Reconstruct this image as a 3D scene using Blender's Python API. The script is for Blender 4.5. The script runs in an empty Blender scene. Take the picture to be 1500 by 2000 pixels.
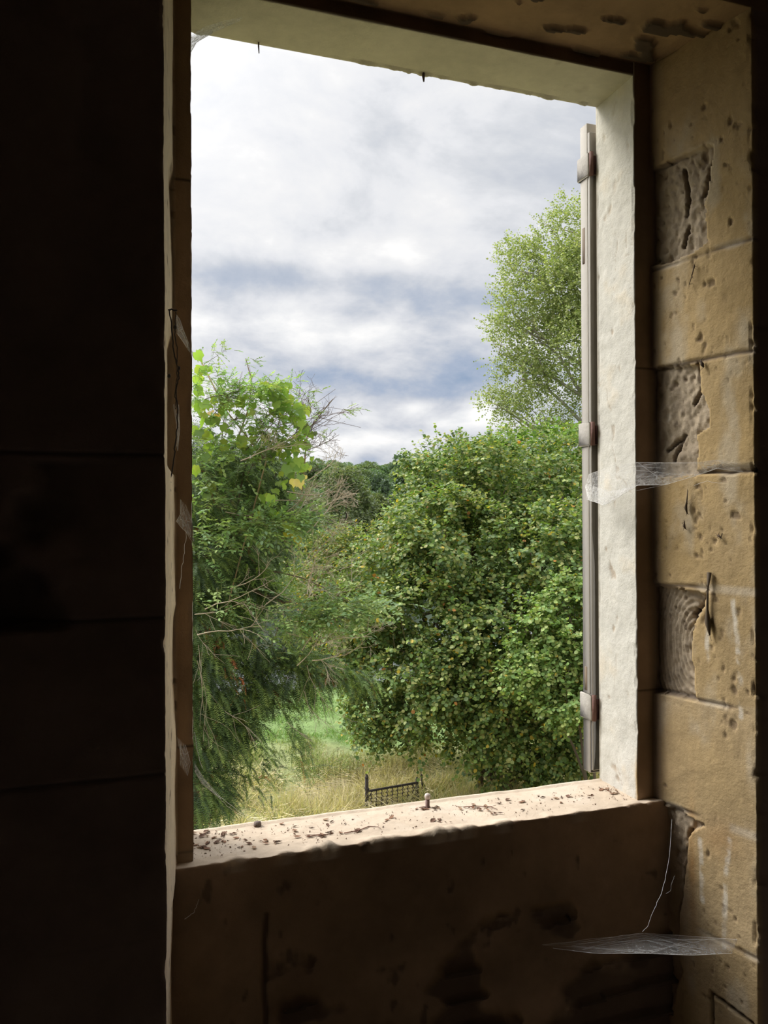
import bpy, math, random
import numpy as np
from mathutils import Vector, Matrix

# ------------------------------------------------------------------ camera
EYE = 1.6                                  # eye height over the room floor
YAW, PITCH, ROLL, FPX = math.radians(18.686), math.radians(.2647), math.radians(-.2434), 1560.93
sc = bpy.context.scene
F_ = np.array([math.sin(YAW)*math.cos(PITCH), math.cos(YAW)*math.cos(PITCH), math.sin(PITCH)])
R0 = np.array([math.cos(YAW), -math.sin(YAW), 0.0]); U0 = np.cross(R0, F_)
cr, sr = math.cos(ROLL), math.sin(ROLL)
R_ = cr*R0 + sr*U0; U_ = -sr*R0 + cr*U0
CAM = np.array([0, 0, EYE])
cd = bpy.data.cameras.new('camera'); cam = bpy.data.objects.new('camera', cd); sc.collection.objects.link(cam)
cd.sensor_fit = 'HORIZONTAL'; cd.sensor_width = 36; cd.lens = 36*FPX/1500; cd.clip_start = .02; cd.clip_end = 3000
M = Matrix.Identity(4)
for i in range(3):
    M[i][0], M[i][1], M[i][2], M[i][3] = R_[i], U_[i], -F_[i], CAM[i]
cam.matrix_world = M
sc.camera = cam

def ray(px, py):
    return F_ + R_*((px-750)/FPX) + U_*((1000-py)/FPX)
def at(px, py, d):                         # place at depth d seen at that pixel
    return CAM + ray(px, py)*d
def sky_azel(px, py):
    v = ray(px, py); v = v/np.linalg.norm(v)
    return math.atan2(v[0], v[1]), math.asin(v[2])

# ------------------------------------------------------------------ render look
sc.view_settings.view_transform = 'Standard'; sc.view_settings.look = 'None'
sc.view_settings.exposure = 0.38; sc.view_settings.gamma = 1.0
sc.view_settings.use_curve_mapping = False
cy = sc.cycles
cy.use_denoising = True; cy.denoiser = 'OPENIMAGEDENOISE'; cy.denoising_input_passes = 'RGB_ALBEDO_NORMAL'
cy.max_bounces = 7; cy.diffuse_bounces = 5; cy.glossy_bounces = 2; cy.transmission_bounces = 5
cy.transparent_max_bounces = 16; cy.sample_clamp_indirect = 4.0
cy.caustics_reflective = False; cy.caustics_refractive = False
cy.use_light_tree = True

# ------------------------------------------------------------------ sky
SUN_AZ, SUN_EL = math.radians(-50), math.radians(46)
class NT:
    def __init__(s, nt): s.nt = nt; s.n = nt.nodes; s.l = nt.links
    def node(s, t, **kw):
        o = s.n.new(t)
        for k, v in kw.items(): setattr(o, k, v)
        return o
    def put(s, sock, v):
        if isinstance(v, bpy.types.NodeSocket): s.l.new(v, sock)
        else: sock.default_value = v
    def m(s, op, a, b=None, c=None, clamp=False):
        o = s.node('ShaderNodeMath', operation=op, use_clamp=clamp)
        s.put(o.inputs[0], a)
        if b is not None: s.put(o.inputs[1], b)
        if c is not None: s.put(o.inputs[2], c)
        return o.outputs[0]
    def noise(s, vec, scale, detail=6, rough=.55, dist=0.0, lac=2.0):
        o = s.node('ShaderNodeTexNoise'); s.put(o.inputs['Vector'], vec)
        o.inputs['Scale'].default_value = scale; o.inputs['Detail'].default_value = detail
        o.inputs['Roughness'].default_value = rough; o.inputs['Distortion'].default_value = dist
        o.inputs['Lacunarity'].default_value = lac
        return o.outputs['Fac']
    def ramp(s, fac, stops):
        o = s.node('ShaderNodeValToRGB'); s.put(o.inputs[0], fac)
        e = o.color_ramp.elements
        while len(e) < len(stops): e.new(.5)
        for q, (p, c) in zip(e, stops): q.position = p; q.color = (*c, 1)
        return o.outputs[0]
    def mix(s, f, a, b, bt='MIX'):
        o = s.node('ShaderNodeMix', data_type='RGBA', blend_type=bt)
        s.put(o.inputs[0], f)
        for k, v in ((6, a), (7, b)):
            if isinstance(v, tuple): v = (*v, 1) if len(v) == 3 else v
            s.put(o.inputs[k], v)
        return o.outputs[2]

world = bpy.data.worlds.new('overcast_sky'); sc.world = world; world.use_nodes = True
w = NT(world.node_tree); w.n.clear()
tc = w.node('ShaderNodeTexCoord').outputs['Generated']
sep = w.node('ShaderNodeSeparateXYZ'); w.l.new(tc, sep.inputs[0]); dx, dy, dz = sep.outputs
az = w.m('ARCTAN2', dx, dy); el = w.m('ARCSINE', dz)
zz = w.m('ADD', w.m('MAXIMUM', dz, 0.0), .34)
cmb = w.node('ShaderNodeCombineXYZ')
w.put(cmb.inputs[0], w.m('DIVIDE', dx, zz)); w.put(cmb.inputs[1], w.m('DIVIDE', dy, zz)); cmb.inputs[2].default_value = 3.1
P1 = cmb.outputs[0]
cmb2 = w.node('ShaderNodeCombineXYZ')            # for the small heaped clouds low over the hills
w.put(cmb2.inputs[0], w.m('MULTIPLY', az, 1.0)); w.put(cmb2.inputs[1], w.m('MULTIPLY', el, 1.9)); cmb2.inputs[2].default_value = .7
P2 = cmb2.outputs[0]
n1 = w.noise(P1, 3.4, 10, .58, .22)
n2 = w.noise(P2, 11.0, 9, .58, .25)
n3 = w.noise(P1, .9, 3, .5, .2)
low = w.m('SUBTRACT', 1.0, w.m('MULTIPLY', el, 2.2), clamp=True)      # 1 at the horizon, 0 from about 26 degrees
t = w.m('ADD', w.m('MULTIPLY', n1, w.m('SUBTRACT', 1.0, w.m('MULTIPLY', low, .62))), w.m('MULTIPLY', n2, w.m('MULTIPLY', low, .62)))
t = w.m('ADD', w.m('MULTIPLY', t, 1.45), w.m('MULTIPLY', n3, .15))    # centred about .70
t = w.m('SUBTRACT', t, .235)
# banks of darker and brighter cloud: px, py, half widths in px, amount
for (px, py, sx, sy, amt) in [(520, 530, 230, 32, -.22), (700, 560, 200, 26, -.16), (900, 590, 230, 34, -.15), (420, 230, 120, 90, .10), (560, 640, 260, 26, .08), (790, 755, 170, 38, -.20), (640, 735, 130, 34, -.10), (900, 740, 80, 50, -.14),
                              (470, 640, 190, 45, .06), (760, 650, 250, 30, .07), (940, 800, 32, 36, .26), (812, 800, 34, 16, .20), (860, 828, 36, 12, .16), (740, 862, 110, 16, .18), (780, 835, 90, 8, -.08), (690, 815, 60, 14, .10), (800, 735, 40, 10, .10),
                              (400, 110, 60, 70, .10), (650, 200, 60, 120, .10), (560, 400, 160, 70, .07), (480, 250, 90, 70, -.03), (900, 260, 200, 100, -.02), (840, 850, 60, 18, -.04),
                              (750, 500, 150, 30, .04), (700, 820, 90, 18, -.07)]:
    a0, e0 = sky_azel(px, py); a1, _ = sky_azel(px+sx, py); _, e1 = sky_azel(px, py-sy)
    qa = w.m('DIVIDE', w.m('SUBTRACT', az, a0), abs(a1-a0)); qe = w.m('DIVIDE', w.m('SUBTRACT', el, e0), abs(e1-e0))
    g = w.m('EXPONENT', w.m('MULTIPLY', w.m('ADD', w.m('MULTIPLY', qa, qa), w.m('MULTIPLY', qe, qe)), -1.0))
    t = w.m('MULTIPLY_ADD', g, amt, t)
skyc = w.ramp(t, [(.20, (.28, .38, .54)), (.36, (.42, .49, .62)), (.46, (.56, .60, .68)), (.56, (.70, .72, .77)), (.68, (.86, .87, .89)), (.80, (1.02, 1.01, 1.0))])
skyg = w.ramp(t, [(.20, (.49, .53, .61)), (.36, (.60, .63, .69)), (.46, (.70, .72, .76)), (.56, (.82, .83, .86)), (.68, (.89, .89, .90)), (.80, (1.04, 1.03, 1.02))])
skyc = w.mix(w.m('MULTIPLY', w.m('SUBTRACT', el, .20), 6.5, clamp=True), skyc, skyg)      # the veil is greyer higher up
# overhead the overcast is brighter than near the horizon, and brightest round the veiled sun
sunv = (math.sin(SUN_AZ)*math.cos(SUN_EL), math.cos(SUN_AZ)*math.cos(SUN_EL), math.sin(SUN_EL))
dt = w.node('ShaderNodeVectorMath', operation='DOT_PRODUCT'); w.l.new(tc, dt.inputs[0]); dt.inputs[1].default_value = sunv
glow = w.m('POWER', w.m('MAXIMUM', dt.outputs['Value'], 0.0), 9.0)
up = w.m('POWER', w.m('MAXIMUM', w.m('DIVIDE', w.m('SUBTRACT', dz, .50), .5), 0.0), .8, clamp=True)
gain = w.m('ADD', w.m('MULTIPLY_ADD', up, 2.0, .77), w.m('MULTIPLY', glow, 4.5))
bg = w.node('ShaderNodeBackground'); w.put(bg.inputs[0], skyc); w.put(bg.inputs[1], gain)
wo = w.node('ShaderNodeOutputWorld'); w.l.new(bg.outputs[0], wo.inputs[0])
world.cycles.sampling_method = 'MANUAL'; world.cycles.sample_map_resolution = 512

sl = bpy.data.lights.new('veiled_sun', 'SUN'); sl.energy = 2.3; sl.angle = math.radians(22); sl.color = (1, .965, .90)
so = bpy.data.objects.new('veiled_sun', sl); sc.collection.objects.link(so)
so.rotation_euler = Vector(sunv).to_track_quat('Z', 'Y').to_euler(); so.location = (-12, 12, 18)

# ------------------------------------------------------------------ helpers
rng = np.random.default_rng(7); random.seed(7)
COL = sc.collection

def vnoise(P, seed=0):
    P = np.asarray(P, float); I = np.floor(P).astype(np.int64); f = P-I; f = f*f*(3-2*f)
    def h(a, b, c):
        n = (a*374761393 + b*668265263 + c*2147483647 + seed*1274126177) & 0xffffffff
        n = ((n ^ (n >> 13))*1103515245) & 0xffffffff
        n = ((n ^ (n >> 16))*2246822519) & 0xffffffff
        return ((n ^ (n >> 15)) & 0xffff)/65535.0
    r = 0
    for i in (0, 1):
        for j in (0, 1):
            for k in (0, 1):
                wgt = (f[..., 0] if i else 1-f[..., 0])*(f[..., 1] if j else 1-f[..., 1])*(f[..., 2] if k else 1-f[..., 2])
                r = r + wgt*h(I[..., 0]+i, I[..., 1]+j, I[..., 2]+k)
    return r
def fbm(P, scale, oct=4, seed=0, g=.5):
    P = np.asarray(P, float)*scale; a = 1; s = 0; t_ = 0
    for o in range(oct):
        s = s + a*vnoise(P, seed+o*17); t_ += a; a *= g; P = P*2.03+5.1
    return s/t_
def sst(a, b, x):
    t_ = np.clip((x-a)/(b-a), 0, 1); return t_*t_*(3-2*t_)

def tag(o, label=None, cat=None, group=None, kind=None):
    if label: o['label'] = label
    if cat: o['category'] = cat
    if group: o['group'] = group
    if kind: o['kind'] = kind
    return o
def empty(name, loc=(0, 0, 0), rz=0):
    o = bpy.data.objects.new(name, None); COL.objects.link(o); o.location = tuple(loc); o.rotation_euler = (0, 0, rz)
    o.empty_display_size = .05
    return o
def mesh(name, V, faces, mat, parent=None, col=None, smooth=False, mats=None, midx=None):
    """V (n,3); faces: list of int arrays (m,k) ; col (n,3) linear albedo"""
    V = np.asarray(V, np.float32)
    if parent is not None and not isinstance(parent, bpy.types.Object): parent = None
    me = bpy.data.meshes.new(name)
    if not isinstance(faces, list): faces = [faces]
    loops = np.concatenate([np.asarray(f, np.int32).ravel() for f in faces])
    tot = np.concatenate([np.full(len(f), np.asarray(f).shape[1], np.int32) for f in faces])
    st = np.concatenate([[0], np.cumsum(tot)[:-1]]).astype(np.int32)
    if parent is not None:
        Mi = parent.matrix_basis.inverted() if parent.parent is None else (parent.parent.matrix_basis @ parent.matrix_basis).inverted()
        A = np.array(Mi); V = (V @ A[:3, :3].T + A[:3, 3]).astype(np.float32)
    me.vertices.add(len(V)); me.vertices.foreach_set('co', V.ravel())
    me.loops.add(len(loops)); me.loops.foreach_set('vertex_index', loops)
    me.polygons.add(len(tot)); me.polygons.foreach_set('loop_start', st); me.polygons.foreach_set('loop_total', tot)
    if smooth: me.polygons.foreach_set('use_smooth', np.ones(len(tot), bool))
    if col is not None:
        a = me.color_attributes.new('Col', 'FLOAT_COLOR', 'POINT')
        c = np.ones((len(V), 4), np.float32); c[:, :3] = col; a.data.foreach_set('color', c.ravel())
    me.update(calc_edges=True); me.validate()
    for mt in (mats or [mat]): me.materials.append(mt)
    if midx is not None: me.polygons.foreach_set('material_index', np.asarray(midx, np.int32))
    o = bpy.data.objects.new(name, me); COL.objects.link(o)
    if parent is not None: o.parent = parent
    return o
class MB:
    """collects shapes for ONE mesh"""
    def __init__(s): s.V = []; s.F = {}; s.C = []; s.n = 0
    def add(s, V, F, c=None):
        V = np.asarray(V, float).reshape(-1, 3); s.V.append(V)
        s.C.append(np.broadcast_to(np.asarray((.5, .5, .5) if c is None else c, float), V.shape))
        for f in (F if isinstance(F, list) else [F]):
            f = np.asarray(f, np.int64); s.F.setdefault(f.shape[1], []).append(f+s.n)
        s.n += len(V)
    def box(s, c, d, R=None, col=None, bev=0.0):
        c = np.asarray(c, float); hx, hy, hz = np.asarray(d, float)/2
        b = min(bev, hx, hy, hz)
        if b <= 0:
            V = np.array([[i*hx, j*hy, k*hz] for i in (-1, 1) for j in (-1, 1) for k in (-1, 1)])
            Fc = np.array([[0, 1, 3, 2], [4, 6, 7, 5], [0, 4, 5, 1], [2, 3, 7, 6], [0, 2, 6, 4], [1, 5, 7, 3]])
            Fs = [Fc]
        else:
            bm_v = []; idx = {}
            for i in (-1, 1):
                for j in (-1, 1):
                    for k in (-1, 1):
                        for a in range(3):
                            v = [i*(hx-b), j*(hy-b), k*(hz-b)]; v[a] = (i*hx, j*hy, k*hz)[a]
                            idx[(i, j, k, a)] = len(bm_v); bm_v.append(v)
            V = np.array(bm_v); Q = []; T = []
            for a in range(3):
                o1, o2 = [q for q in range(3) if q != a]
                for sg in (-1, 1):
                    lst = []
                    for (p, q) in ((-1, -1), (1, -1), (1, 1), (-1, 1)):
                        kk = [0, 0, 0]; kk[a] = sg; kk[o1] = p; kk[o2] = q; lst.append(idx[(*kk, a)])
                    Q.append(lst)
                for p in (-1, 1):
                    for q in (-1, 1):
                        k1 = [0, 0, 0]; k1[a] = -1; k1[o1] = p; k1[o2] = q; k2 = list(k1); k2[a] = 1
                        Q.append([idx[(*k1, o1)], idx[(*k2, o1)], idx[(*k2, o2)], idx[(*k1, o2)]])
            for i in (-1, 1):
                for j in (-1, 1):
                    for k in (-1, 1): T.append([idx[(i, j, k, a)] for a in range(3)])
            Fs = [np.array(Q), np.array(T)]
        if R is not None: V = V @ np.asarray(R).T
        s.add(V+c, Fs, col)
    def tube(s, P, r, n=6, col=None, cap=True):
        P = np.asarray(P, float); m = len(P); r = np.broadcast_to(np.asarray(r, float), (m,))
        T = np.gradient(P, axis=0); T /= np.linalg.norm(T, axis=1)[:, None]+1e-12
        up_ = np.array([0, 0, 1.0]) if abs(T[0][2]) < .9 else np.array([1.0, 0, 0])
        V = []
        for i in range(m):
            a = np.cross(T[i], up_); a /= np.linalg.norm(a)+1e-12; b = np.cross(T[i], a); up_ = b*-1
            up_ = np.cross(a, T[i])
            ang = np.arange(n)*2*math.pi/n
            V.append(P[i]+r[i]*(np.cos(ang)[:, None]*a+np.sin(ang)[:, None]*b))
        V = np.concatenate(V); Q = []
        i = np.arange(m-1)[:, None]*n; j = np.arange(n)[None]; j2 = (j+1) % n
        Q = np.stack([i+j, i+j2, i+n+j2, i+n+j], -1).reshape(-1, 4)
        Fs = [Q]
        if cap and n > 2:
            Fs.append(np.array([list(range(n))[::-1], [(m-1)*n+q for q in range(n)]]))
        c = col
        if col is not None and np.ndim(col) == 2 and len(col) == m: c = np.repeat(col, n, axis=0)
        s.add(V, Fs, c)
    def lathe(s, prof, c, n=16, R=None, col=None):
        prof = np.asarray(prof, float); m = len(prof); ang = np.arange(n)*2*math.pi/n
        V = np.stack([prof[:, 0, None]*np.cos(ang), prof[:, 0, None]*np.sin(ang), np.repeat(prof[:, 1, None], n, 1)], -1).reshape(-1, 3)
        if R is not None: V = V @ np.asarray(R).T
        i = np.arange(m-1)[:, None]*n; j = np.arange(n)[None]; j2 = (j+1) % n
        Q = np.stack([i+j, i+j2, i+n+j2, i+n+j], -1).reshape(-1, 4)
        s.add(V+np.asarray(c), [Q, np.array([list(range(n))[::-1], [(m-1)*n+q for q in range(n)]])], col)
    def build(s, name, mat, parent=None, smooth=False):
        V = np.concatenate(s.V); C = np.concatenate(s.C)
        return mesh(name, V, [np.concatenate(v) for v in s.F.values()], mat, parent, C, smooth)
def copy_tree(o, parent=None):
    c = o.copy(); COL.objects.link(c); c.parent = parent
    for ch in [q for q in bpy.data.objects if q.parent == o]: copy_tree(ch, c)
    return c

# ------------------------------------------------------------------ materials
def material(name, rough=.8, spec=.3, bump=0.0, bscale=60, var=0.0, vscale=20, trans=0.0, metal=0.0, base=None, coord='Object'):
    mt = bpy.data.materials.new(name); mt.use_nodes = True; k = NT(mt.node_tree); k.n.clear()
    out = k.node('ShaderNodeOutputMaterial'); p = k.node('ShaderNodeBsdfPrincipled')
    if base is None:
        at_ = k.node('ShaderNodeVertexColor', layer_name='Col'); c = at_.outputs[0]
    else: c = base
    tcn = k.node('ShaderNodeTexCoord').outputs[coord]
    if var:
        v = k.noise(tcn, vscale, 5, .6)
        v = k.m('MULTIPLY_ADD', k.m('SUBTRACT', v, .5), var*2, 1.0)
        hs = k.node('ShaderNodeHueSaturation'); k.put(hs.inputs['Color'], c if not isinstance(c, tuple) else (*c, 1)); k.put(hs.inputs['Value'], v); c = hs.outputs[0]
    k.put(p.inputs['Base Color'], c if not isinstance(c, tuple) else (*c, 1))
    p.inputs['Roughness'].default_value = rough; p.inputs['Specular IOR Level'].default_value = spec; p.inputs['Metallic'].default_value = metal
    if bump:
        b = k.node('ShaderNodeBump'); b.inputs['Strength'].default_value = bump; b.inputs['Distance'].default_value = .01
        k.put(b.inputs['Height'], k.m('ADD', k.noise(tcn, bscale, 8, .62), k.m('MULTIPLY', k.noise(tcn, bscale*4.5, 4, .7), .35))); k.l.new(b.outputs[0], p.inputs['Normal'])
    sh = p.outputs[0]
    if trans:
        tr = k.node('ShaderNodeBsdfTranslucent'); mx = k.mix(1.0, c, (1.15, 1.25, .55), 'MULTIPLY'); k.put(tr.inputs[0], mx)
        ms = k.node('ShaderNodeMixShader'); ms.inputs[0].default_value = trans
        k.l.new(sh, ms.inputs[1]); k.l.new(tr.outputs[0], ms.inputs[2]); sh = ms.outputs[0]
    k.l.new(sh, out.inputs[0])
    return mt
m_stone = material('old_masonry', .9, .15, bump=.32, bscale=90, var=.16, vscale=34)
m_plain = material('rough_wall', .95, .1, bump=.3, bscale=30, var=.1, vscale=8)
m_wood = material('painted_wood', .7, .3, bump=.12, bscale=50, var=.08, vscale=25)
m_iron = material('rusty_iron', .75, .4, bump=.3, bscale=80, var=.3, vscale=40)
m_leaf = material('leaf', .5, .35, trans=.34)
m_vine = material('vine_leaf', .5, .35, trans=.5)
m_needle = material('needles', .6, .3, trans=.2)
m_bark = material('bark', .95, .1, bump=.6, bscale=30, var=.25, vscale=14)
m_twig = material('twig', .85, .2)
m_grass = material('grass', .7, .2, trans=.3)
m_litter = material('dead_leaf', .8, .2, trans=.1)
m_peg = material('peg', .5, .4)

# ground: real colour zones (mown green further off, straw nearer)
def ground_mat():
    mt = bpy.data.materials.new('meadow_soil'); mt.use_nodes = True; k = NT(mt.node_tree); p = k.n['Principled BSDF']
    at_ = k.node('ShaderNodeVertexColor', layer_name='Col').outputs[0]
    tcn = k.node('ShaderNodeTexCoord').outputs['Object']
    v = k.noise(tcn, 3.0, 8, .65); v = k.m('MULTIPLY_ADD', k.m('SUBTRACT', v, .5), 1.1, 1.0)
    hs = k.node('ShaderNodeHueSaturation'); k.put(hs.inputs['Color'], at_); k.put(hs.inputs['Value'], v)
    k.put(p.inputs['Base Color'], hs.outputs[0]); p.inputs['Roughness'].default_value = .95; p.inputs['Specular IOR Level'].default_value = .1
    b = k.node('ShaderNodeBump'); b.inputs['Distance'].default_value = .15; b.inputs['Strength'].default_value = .8
    k.put(b.inputs['Height'], k.noise(tcn, 6, 8, .65)); k.l.new(b.outputs[0], p.inputs['Normal'])
    return mt
m_ground = ground_mat()
def water_mat():
    mt = bpy.data.materials.new('river_water'); mt.use_nodes = True; k = NT(mt.node_tree); p = k.n['Principled BSDF']
    p.inputs['Base Color'].default_value = (.05, .06, .05, 1); p.inputs['Roughness'].default_value = .06; p.inputs['Specular IOR Level'].default_value = 1.0
    p.inputs['IOR'].default_value = 1.6
    tcn = k.node('ShaderNodeTexCoord').outputs['Object']
    b = k.node('ShaderNodeBump'); b.inputs['Distance'].default_value = .01; b.inputs['Strength'].default_value = .3
    k.put(b.inputs['Height'], k.noise(tcn, 4, 3, .5)); k.l.new(b.outputs[0], p.inputs['Normal'])
    return mt
m_water = water_mat()
def web_mat(name, dens, lo, hi, sc_, stretch=(1, 1, 1)):
    mt = bpy.data.materials.new(name); mt.use_nodes = True; k = NT(mt.node_tree); k.n.clear()
    out = k.node('ShaderNodeOutputMaterial'); d = k.node('ShaderNodeBsdfDiffuse'); d.inputs[0].default_value = (.85, .84, .82, 1)
    tl = k.node('ShaderNodeBsdfTranslucent'); tl.inputs[0].default_value = (.85, .84, .82, 1)
    m1 = k.node('ShaderNodeMixShader'); m1.inputs[0].default_value = .5; k.l.new(d.outputs[0], m1.inputs[1]); k.l.new(tl.outputs[0], m1.inputs[2])
    tr = k.node('ShaderNodeBsdfTransparent')
    at_ = k.node('ShaderNodeVertexColor', layer_name='Col')
    mp = k.node('ShaderNodeMapping'); k.l.new(k.node('ShaderNodeTexCoord').outputs['Object'], mp.inputs[0]); mp.inputs['Scale'].default_value = stretch
    n = k.noise(mp.outputs[0], sc_, 6, .7, 1.2)
    a = k.ramp(n, [(lo, (0, 0, 0)), (hi, (1, 1, 1))])
    a = k.m('MULTIPLY', k.m('MULTIPLY', a, at_.outputs[0]), dens)
    m2 = k.node('ShaderNodeMixShader'); k.put(m2.inputs[0], a); k.l.new(tr.outputs[0], m2.inputs[1]); k.l.new(m1.outputs[0], m2.inputs[2])
    k.l.new(m2.outputs[0], out.inputs[0])
    return mt
m_web = web_mat('cobweb_sheet', .75, .30, .72, 70)
m_thread = material('cobweb_thread', .6, .3, base=(.75, .74, .72))

# ------------------------------------------------------------------ window wall geometry (metres; X along wall, Y outwards)
Xl, Xlc, Xle = .1644, .1273, .0894
Xr, Xrc, Xre = 1.3162, 1.3683, 1.4416
YD, Yro, Yout, Yap = 1.8, 1.5152, 1.9752, 1.7707
ZH, ZS, ZSILL = EYE+1.1719, EYE+1.2071, EYE-.758
GZ = EYE-7.0                                # meadow level outside
CEIL = EYE+1.75
COURSE = [EYE+z for z in (1.21, .925, .655, .39, .112, -.185, -.47, -.765, -1.055, -1.34)]

def on_vplane(px, py, A, B):                # pixel -> point on vertical plane through A,B (xy)
    r = ray(px, py); n = np.array([B[1]-A[1], -(B[0]-A[0]), 0.0])
    t_ = n @ (np.array([A[0], A[1], 0])-CAM*np.array([1, 1, 0]))/(n @ r)
    return CAM+r*t_
SA, SB = np.array([Xrc, YD]), np.array([Xre, Yro]); SL = np.linalg.norm(SB-SA); SD = (SB-SA)/SL
def splay(px, py):                          # -> (s, z) on the right splay
    p = on_vplane(px, py, SA, SB); return (p[:2]-SA) @ SD, p[2]
def inpoly(s, z, poly):
    c = np.zeros(s.shape, bool); n = len(poly); j = n-1
    for i in range(n):
        (xi, yi), (xj, yj) = poly[i], poly[j]
        c ^= ((yi > z) != (yj > z)) & (s < (xj-xi)*(z-yi)/((yj-yi) if yj != yi else 1e-9)+xi); j = i
    return c
def segdist(s, z, pts):
    d = np.full(s.shape, 9.0)
    for (a, b) in zip(pts[:-1], pts[1:]):
        a = np.array(a); b = np.array(b); v = b-a; L = v @ v+1e-12
        t_ = np.clip(((s-a[0])*v[0]+(z-a[1])*v[1])/L, 0, 1)
        d = np.minimum(d, np.hypot(s-a[0]-t_*v[0], z-a[1]-t_*v[1]))
    return d

def profile(pts, steps):
    """polyline (2D) sampled; returns pos(n,2), normals (left of travel), seg, s"""
    P = []; S = []; N = []; Q = []
    pts = [np.array(p, float) for p in pts]
    for i, (a, b) in enumerate(zip(pts[:-1], pts[1:])):
        L = np.linalg.norm(b-a); n = max(1, int(round(L/steps[i]))); d = (b-a)/L
        nn = np.array([-d[1], d[0]])
        for q in range(n+(1 if i == len(pts)-2 else 0)):
            P.append(a+(b-a)*q/n); S.append(i); Q.append(L*q/n); N.append(nn)
    N = np.array(N); S = np.array(S)
    for i in range(1, len(N)):
        if S[i] != S[i-1]:
            v = N[i-1]+N[i]; N[i] = v/np.linalg.norm(v)
    return np.array(P), N, S, np.array(Q)

def sweep(name, pts, steps, tvals, kind, fn, mat=m_stone, parent=None, flip=False):
    """kind 'z': profile in XY swept in z; kind 'x': profile in YZ swept in x"""
    P, N, S, Q = profile(pts, steps); n, m = len(P), len(tvals); T = np.asarray(tvals)
    if kind == 'z':
        pos = np.stack([np.repeat(P[:, 0:1], m, 1), np.repeat(P[:, 1:2], m, 1), np.repeat(T[None], n, 0)], -1)
        nor = np.stack([np.repeat(N[:, 0:1], m, 1), np.repeat(N[:, 1:2], m, 1), np.zeros((n, m))], -1)
    else:
        pos = np.stack([np.repeat(T[None], n, 0), np.repeat(P[:, 0:1], m, 1), np.repeat(P[:, 1:2], m, 1)], -1)
        nor = np.stack([np.zeros((n, m)), np.repeat(N[:, 0:1], m, 1), np.repeat(N[:, 1:2], m, 1)], -1)
    seg = np.repeat(S[:, None], m, 1); q = np.repeat(Q[:, None], m, 1)
    d, c = fn(pos, seg, q, nor)
    V = pos+nor*d[..., None]
    i = np.arange(n-1)[:, None]*m; j = np.arange(m-1)[None]
    Fq = np.stack([i+j, i+j+1, i+m+j+1, i+m+j], -1).reshape(-1, 4)
    if flip: Fq = Fq[:, ::-1]
    return mesh(name, V.reshape(-1, 3), Fq, mat, parent, c.reshape(-1, 3), True)

TAN = np.array([.42, .295, .135]); TAN2 = np.array([.47, .355, .21]); GREYP = np.array([.42, .34, .245]); CREAM = np.array([.56, .535, .475])
BROWN = np.array([.34, .235, .15]); DARK_BROWN = np.array([.08, .06, .05]); WALLC = np.array([.26, .20, .17])
def lerp(a, b, t_): return a+(b-a)*t_[..., None]

def course_line(z, jit=0):
    d = np.full(z.shape, 9.0)
    for c in COURSE: d = np.minimum(d, np.abs(z-c-jit))
    return d
# patches of broken stone face on the right splay, their outline traced on the wall
patches = [[(1262, 340), (1300, 318), (1350, 298), (1392, 283), (1390, 330), (1376, 400), (1382, 470), (1350, 492), (1300, 512), (1262, 520)],
           [(1262, 722), (1310, 716), (1362, 712), (1366, 762), (1388, 800), (1384, 832), (1362, 850), (1362, 930), (1262, 930)],
           [(1262, 1142), (1300, 1146), (1372, 1160), (1376, 1180), (1354, 1220), (1347, 1260), (1352, 1300), (1362, 1372), (1320, 1360), (1262, 1350)],
           [(1262, 1560), (1330, 1585), (1375, 1612), (1350, 1622), (1338, 1650), (1340, 1700), (1330, 1760), (1322, 1840), (1332, 1900), (1300, 2010), (1262, 2010)]]
patches = [[splay(*p) for p in q] for q in patches]
cracks = [[(1362, 712), (1366, 762), (1350, 790)], [(1352, 1190), (1348, 1240), (1346, 1290), (1350, 1310)], [(1376, 1165), (1355, 1195), (1346, 1200)],
          [(1343, 1622), (1338, 1680), (1330, 1750), (1322, 1800)], [(1330, 330), (1340, 390), (1332, 420)], [(1385, 320), (1370, 380)], [(1340, 440), (1330, 480)],
          [(1362, 922), (1420, 922), (1474, 919)], [(1390, 1940), (1392, 2000)], [(1300, 880), (1330, 850), (1310, 900)], [(1395, 1945), (1470, 2000)]]
cracks = [[splay(*p) for p in q] for q in cracks]
streaks = [[(1430, 1165), (1438, 1240), (1445, 1330), (1446, 1400)], [(1380, 1210), (1382, 1290)], [(1424, 1640), (1416, 1720), (1415, 1850)], [(1368, 1640), (1372, 1760)], [(1300, 800), (1302, 840)]]
streaks = [[splay(*p) for p in q] for q in streaks]
arcc = splay(1350, 1262)

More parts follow.
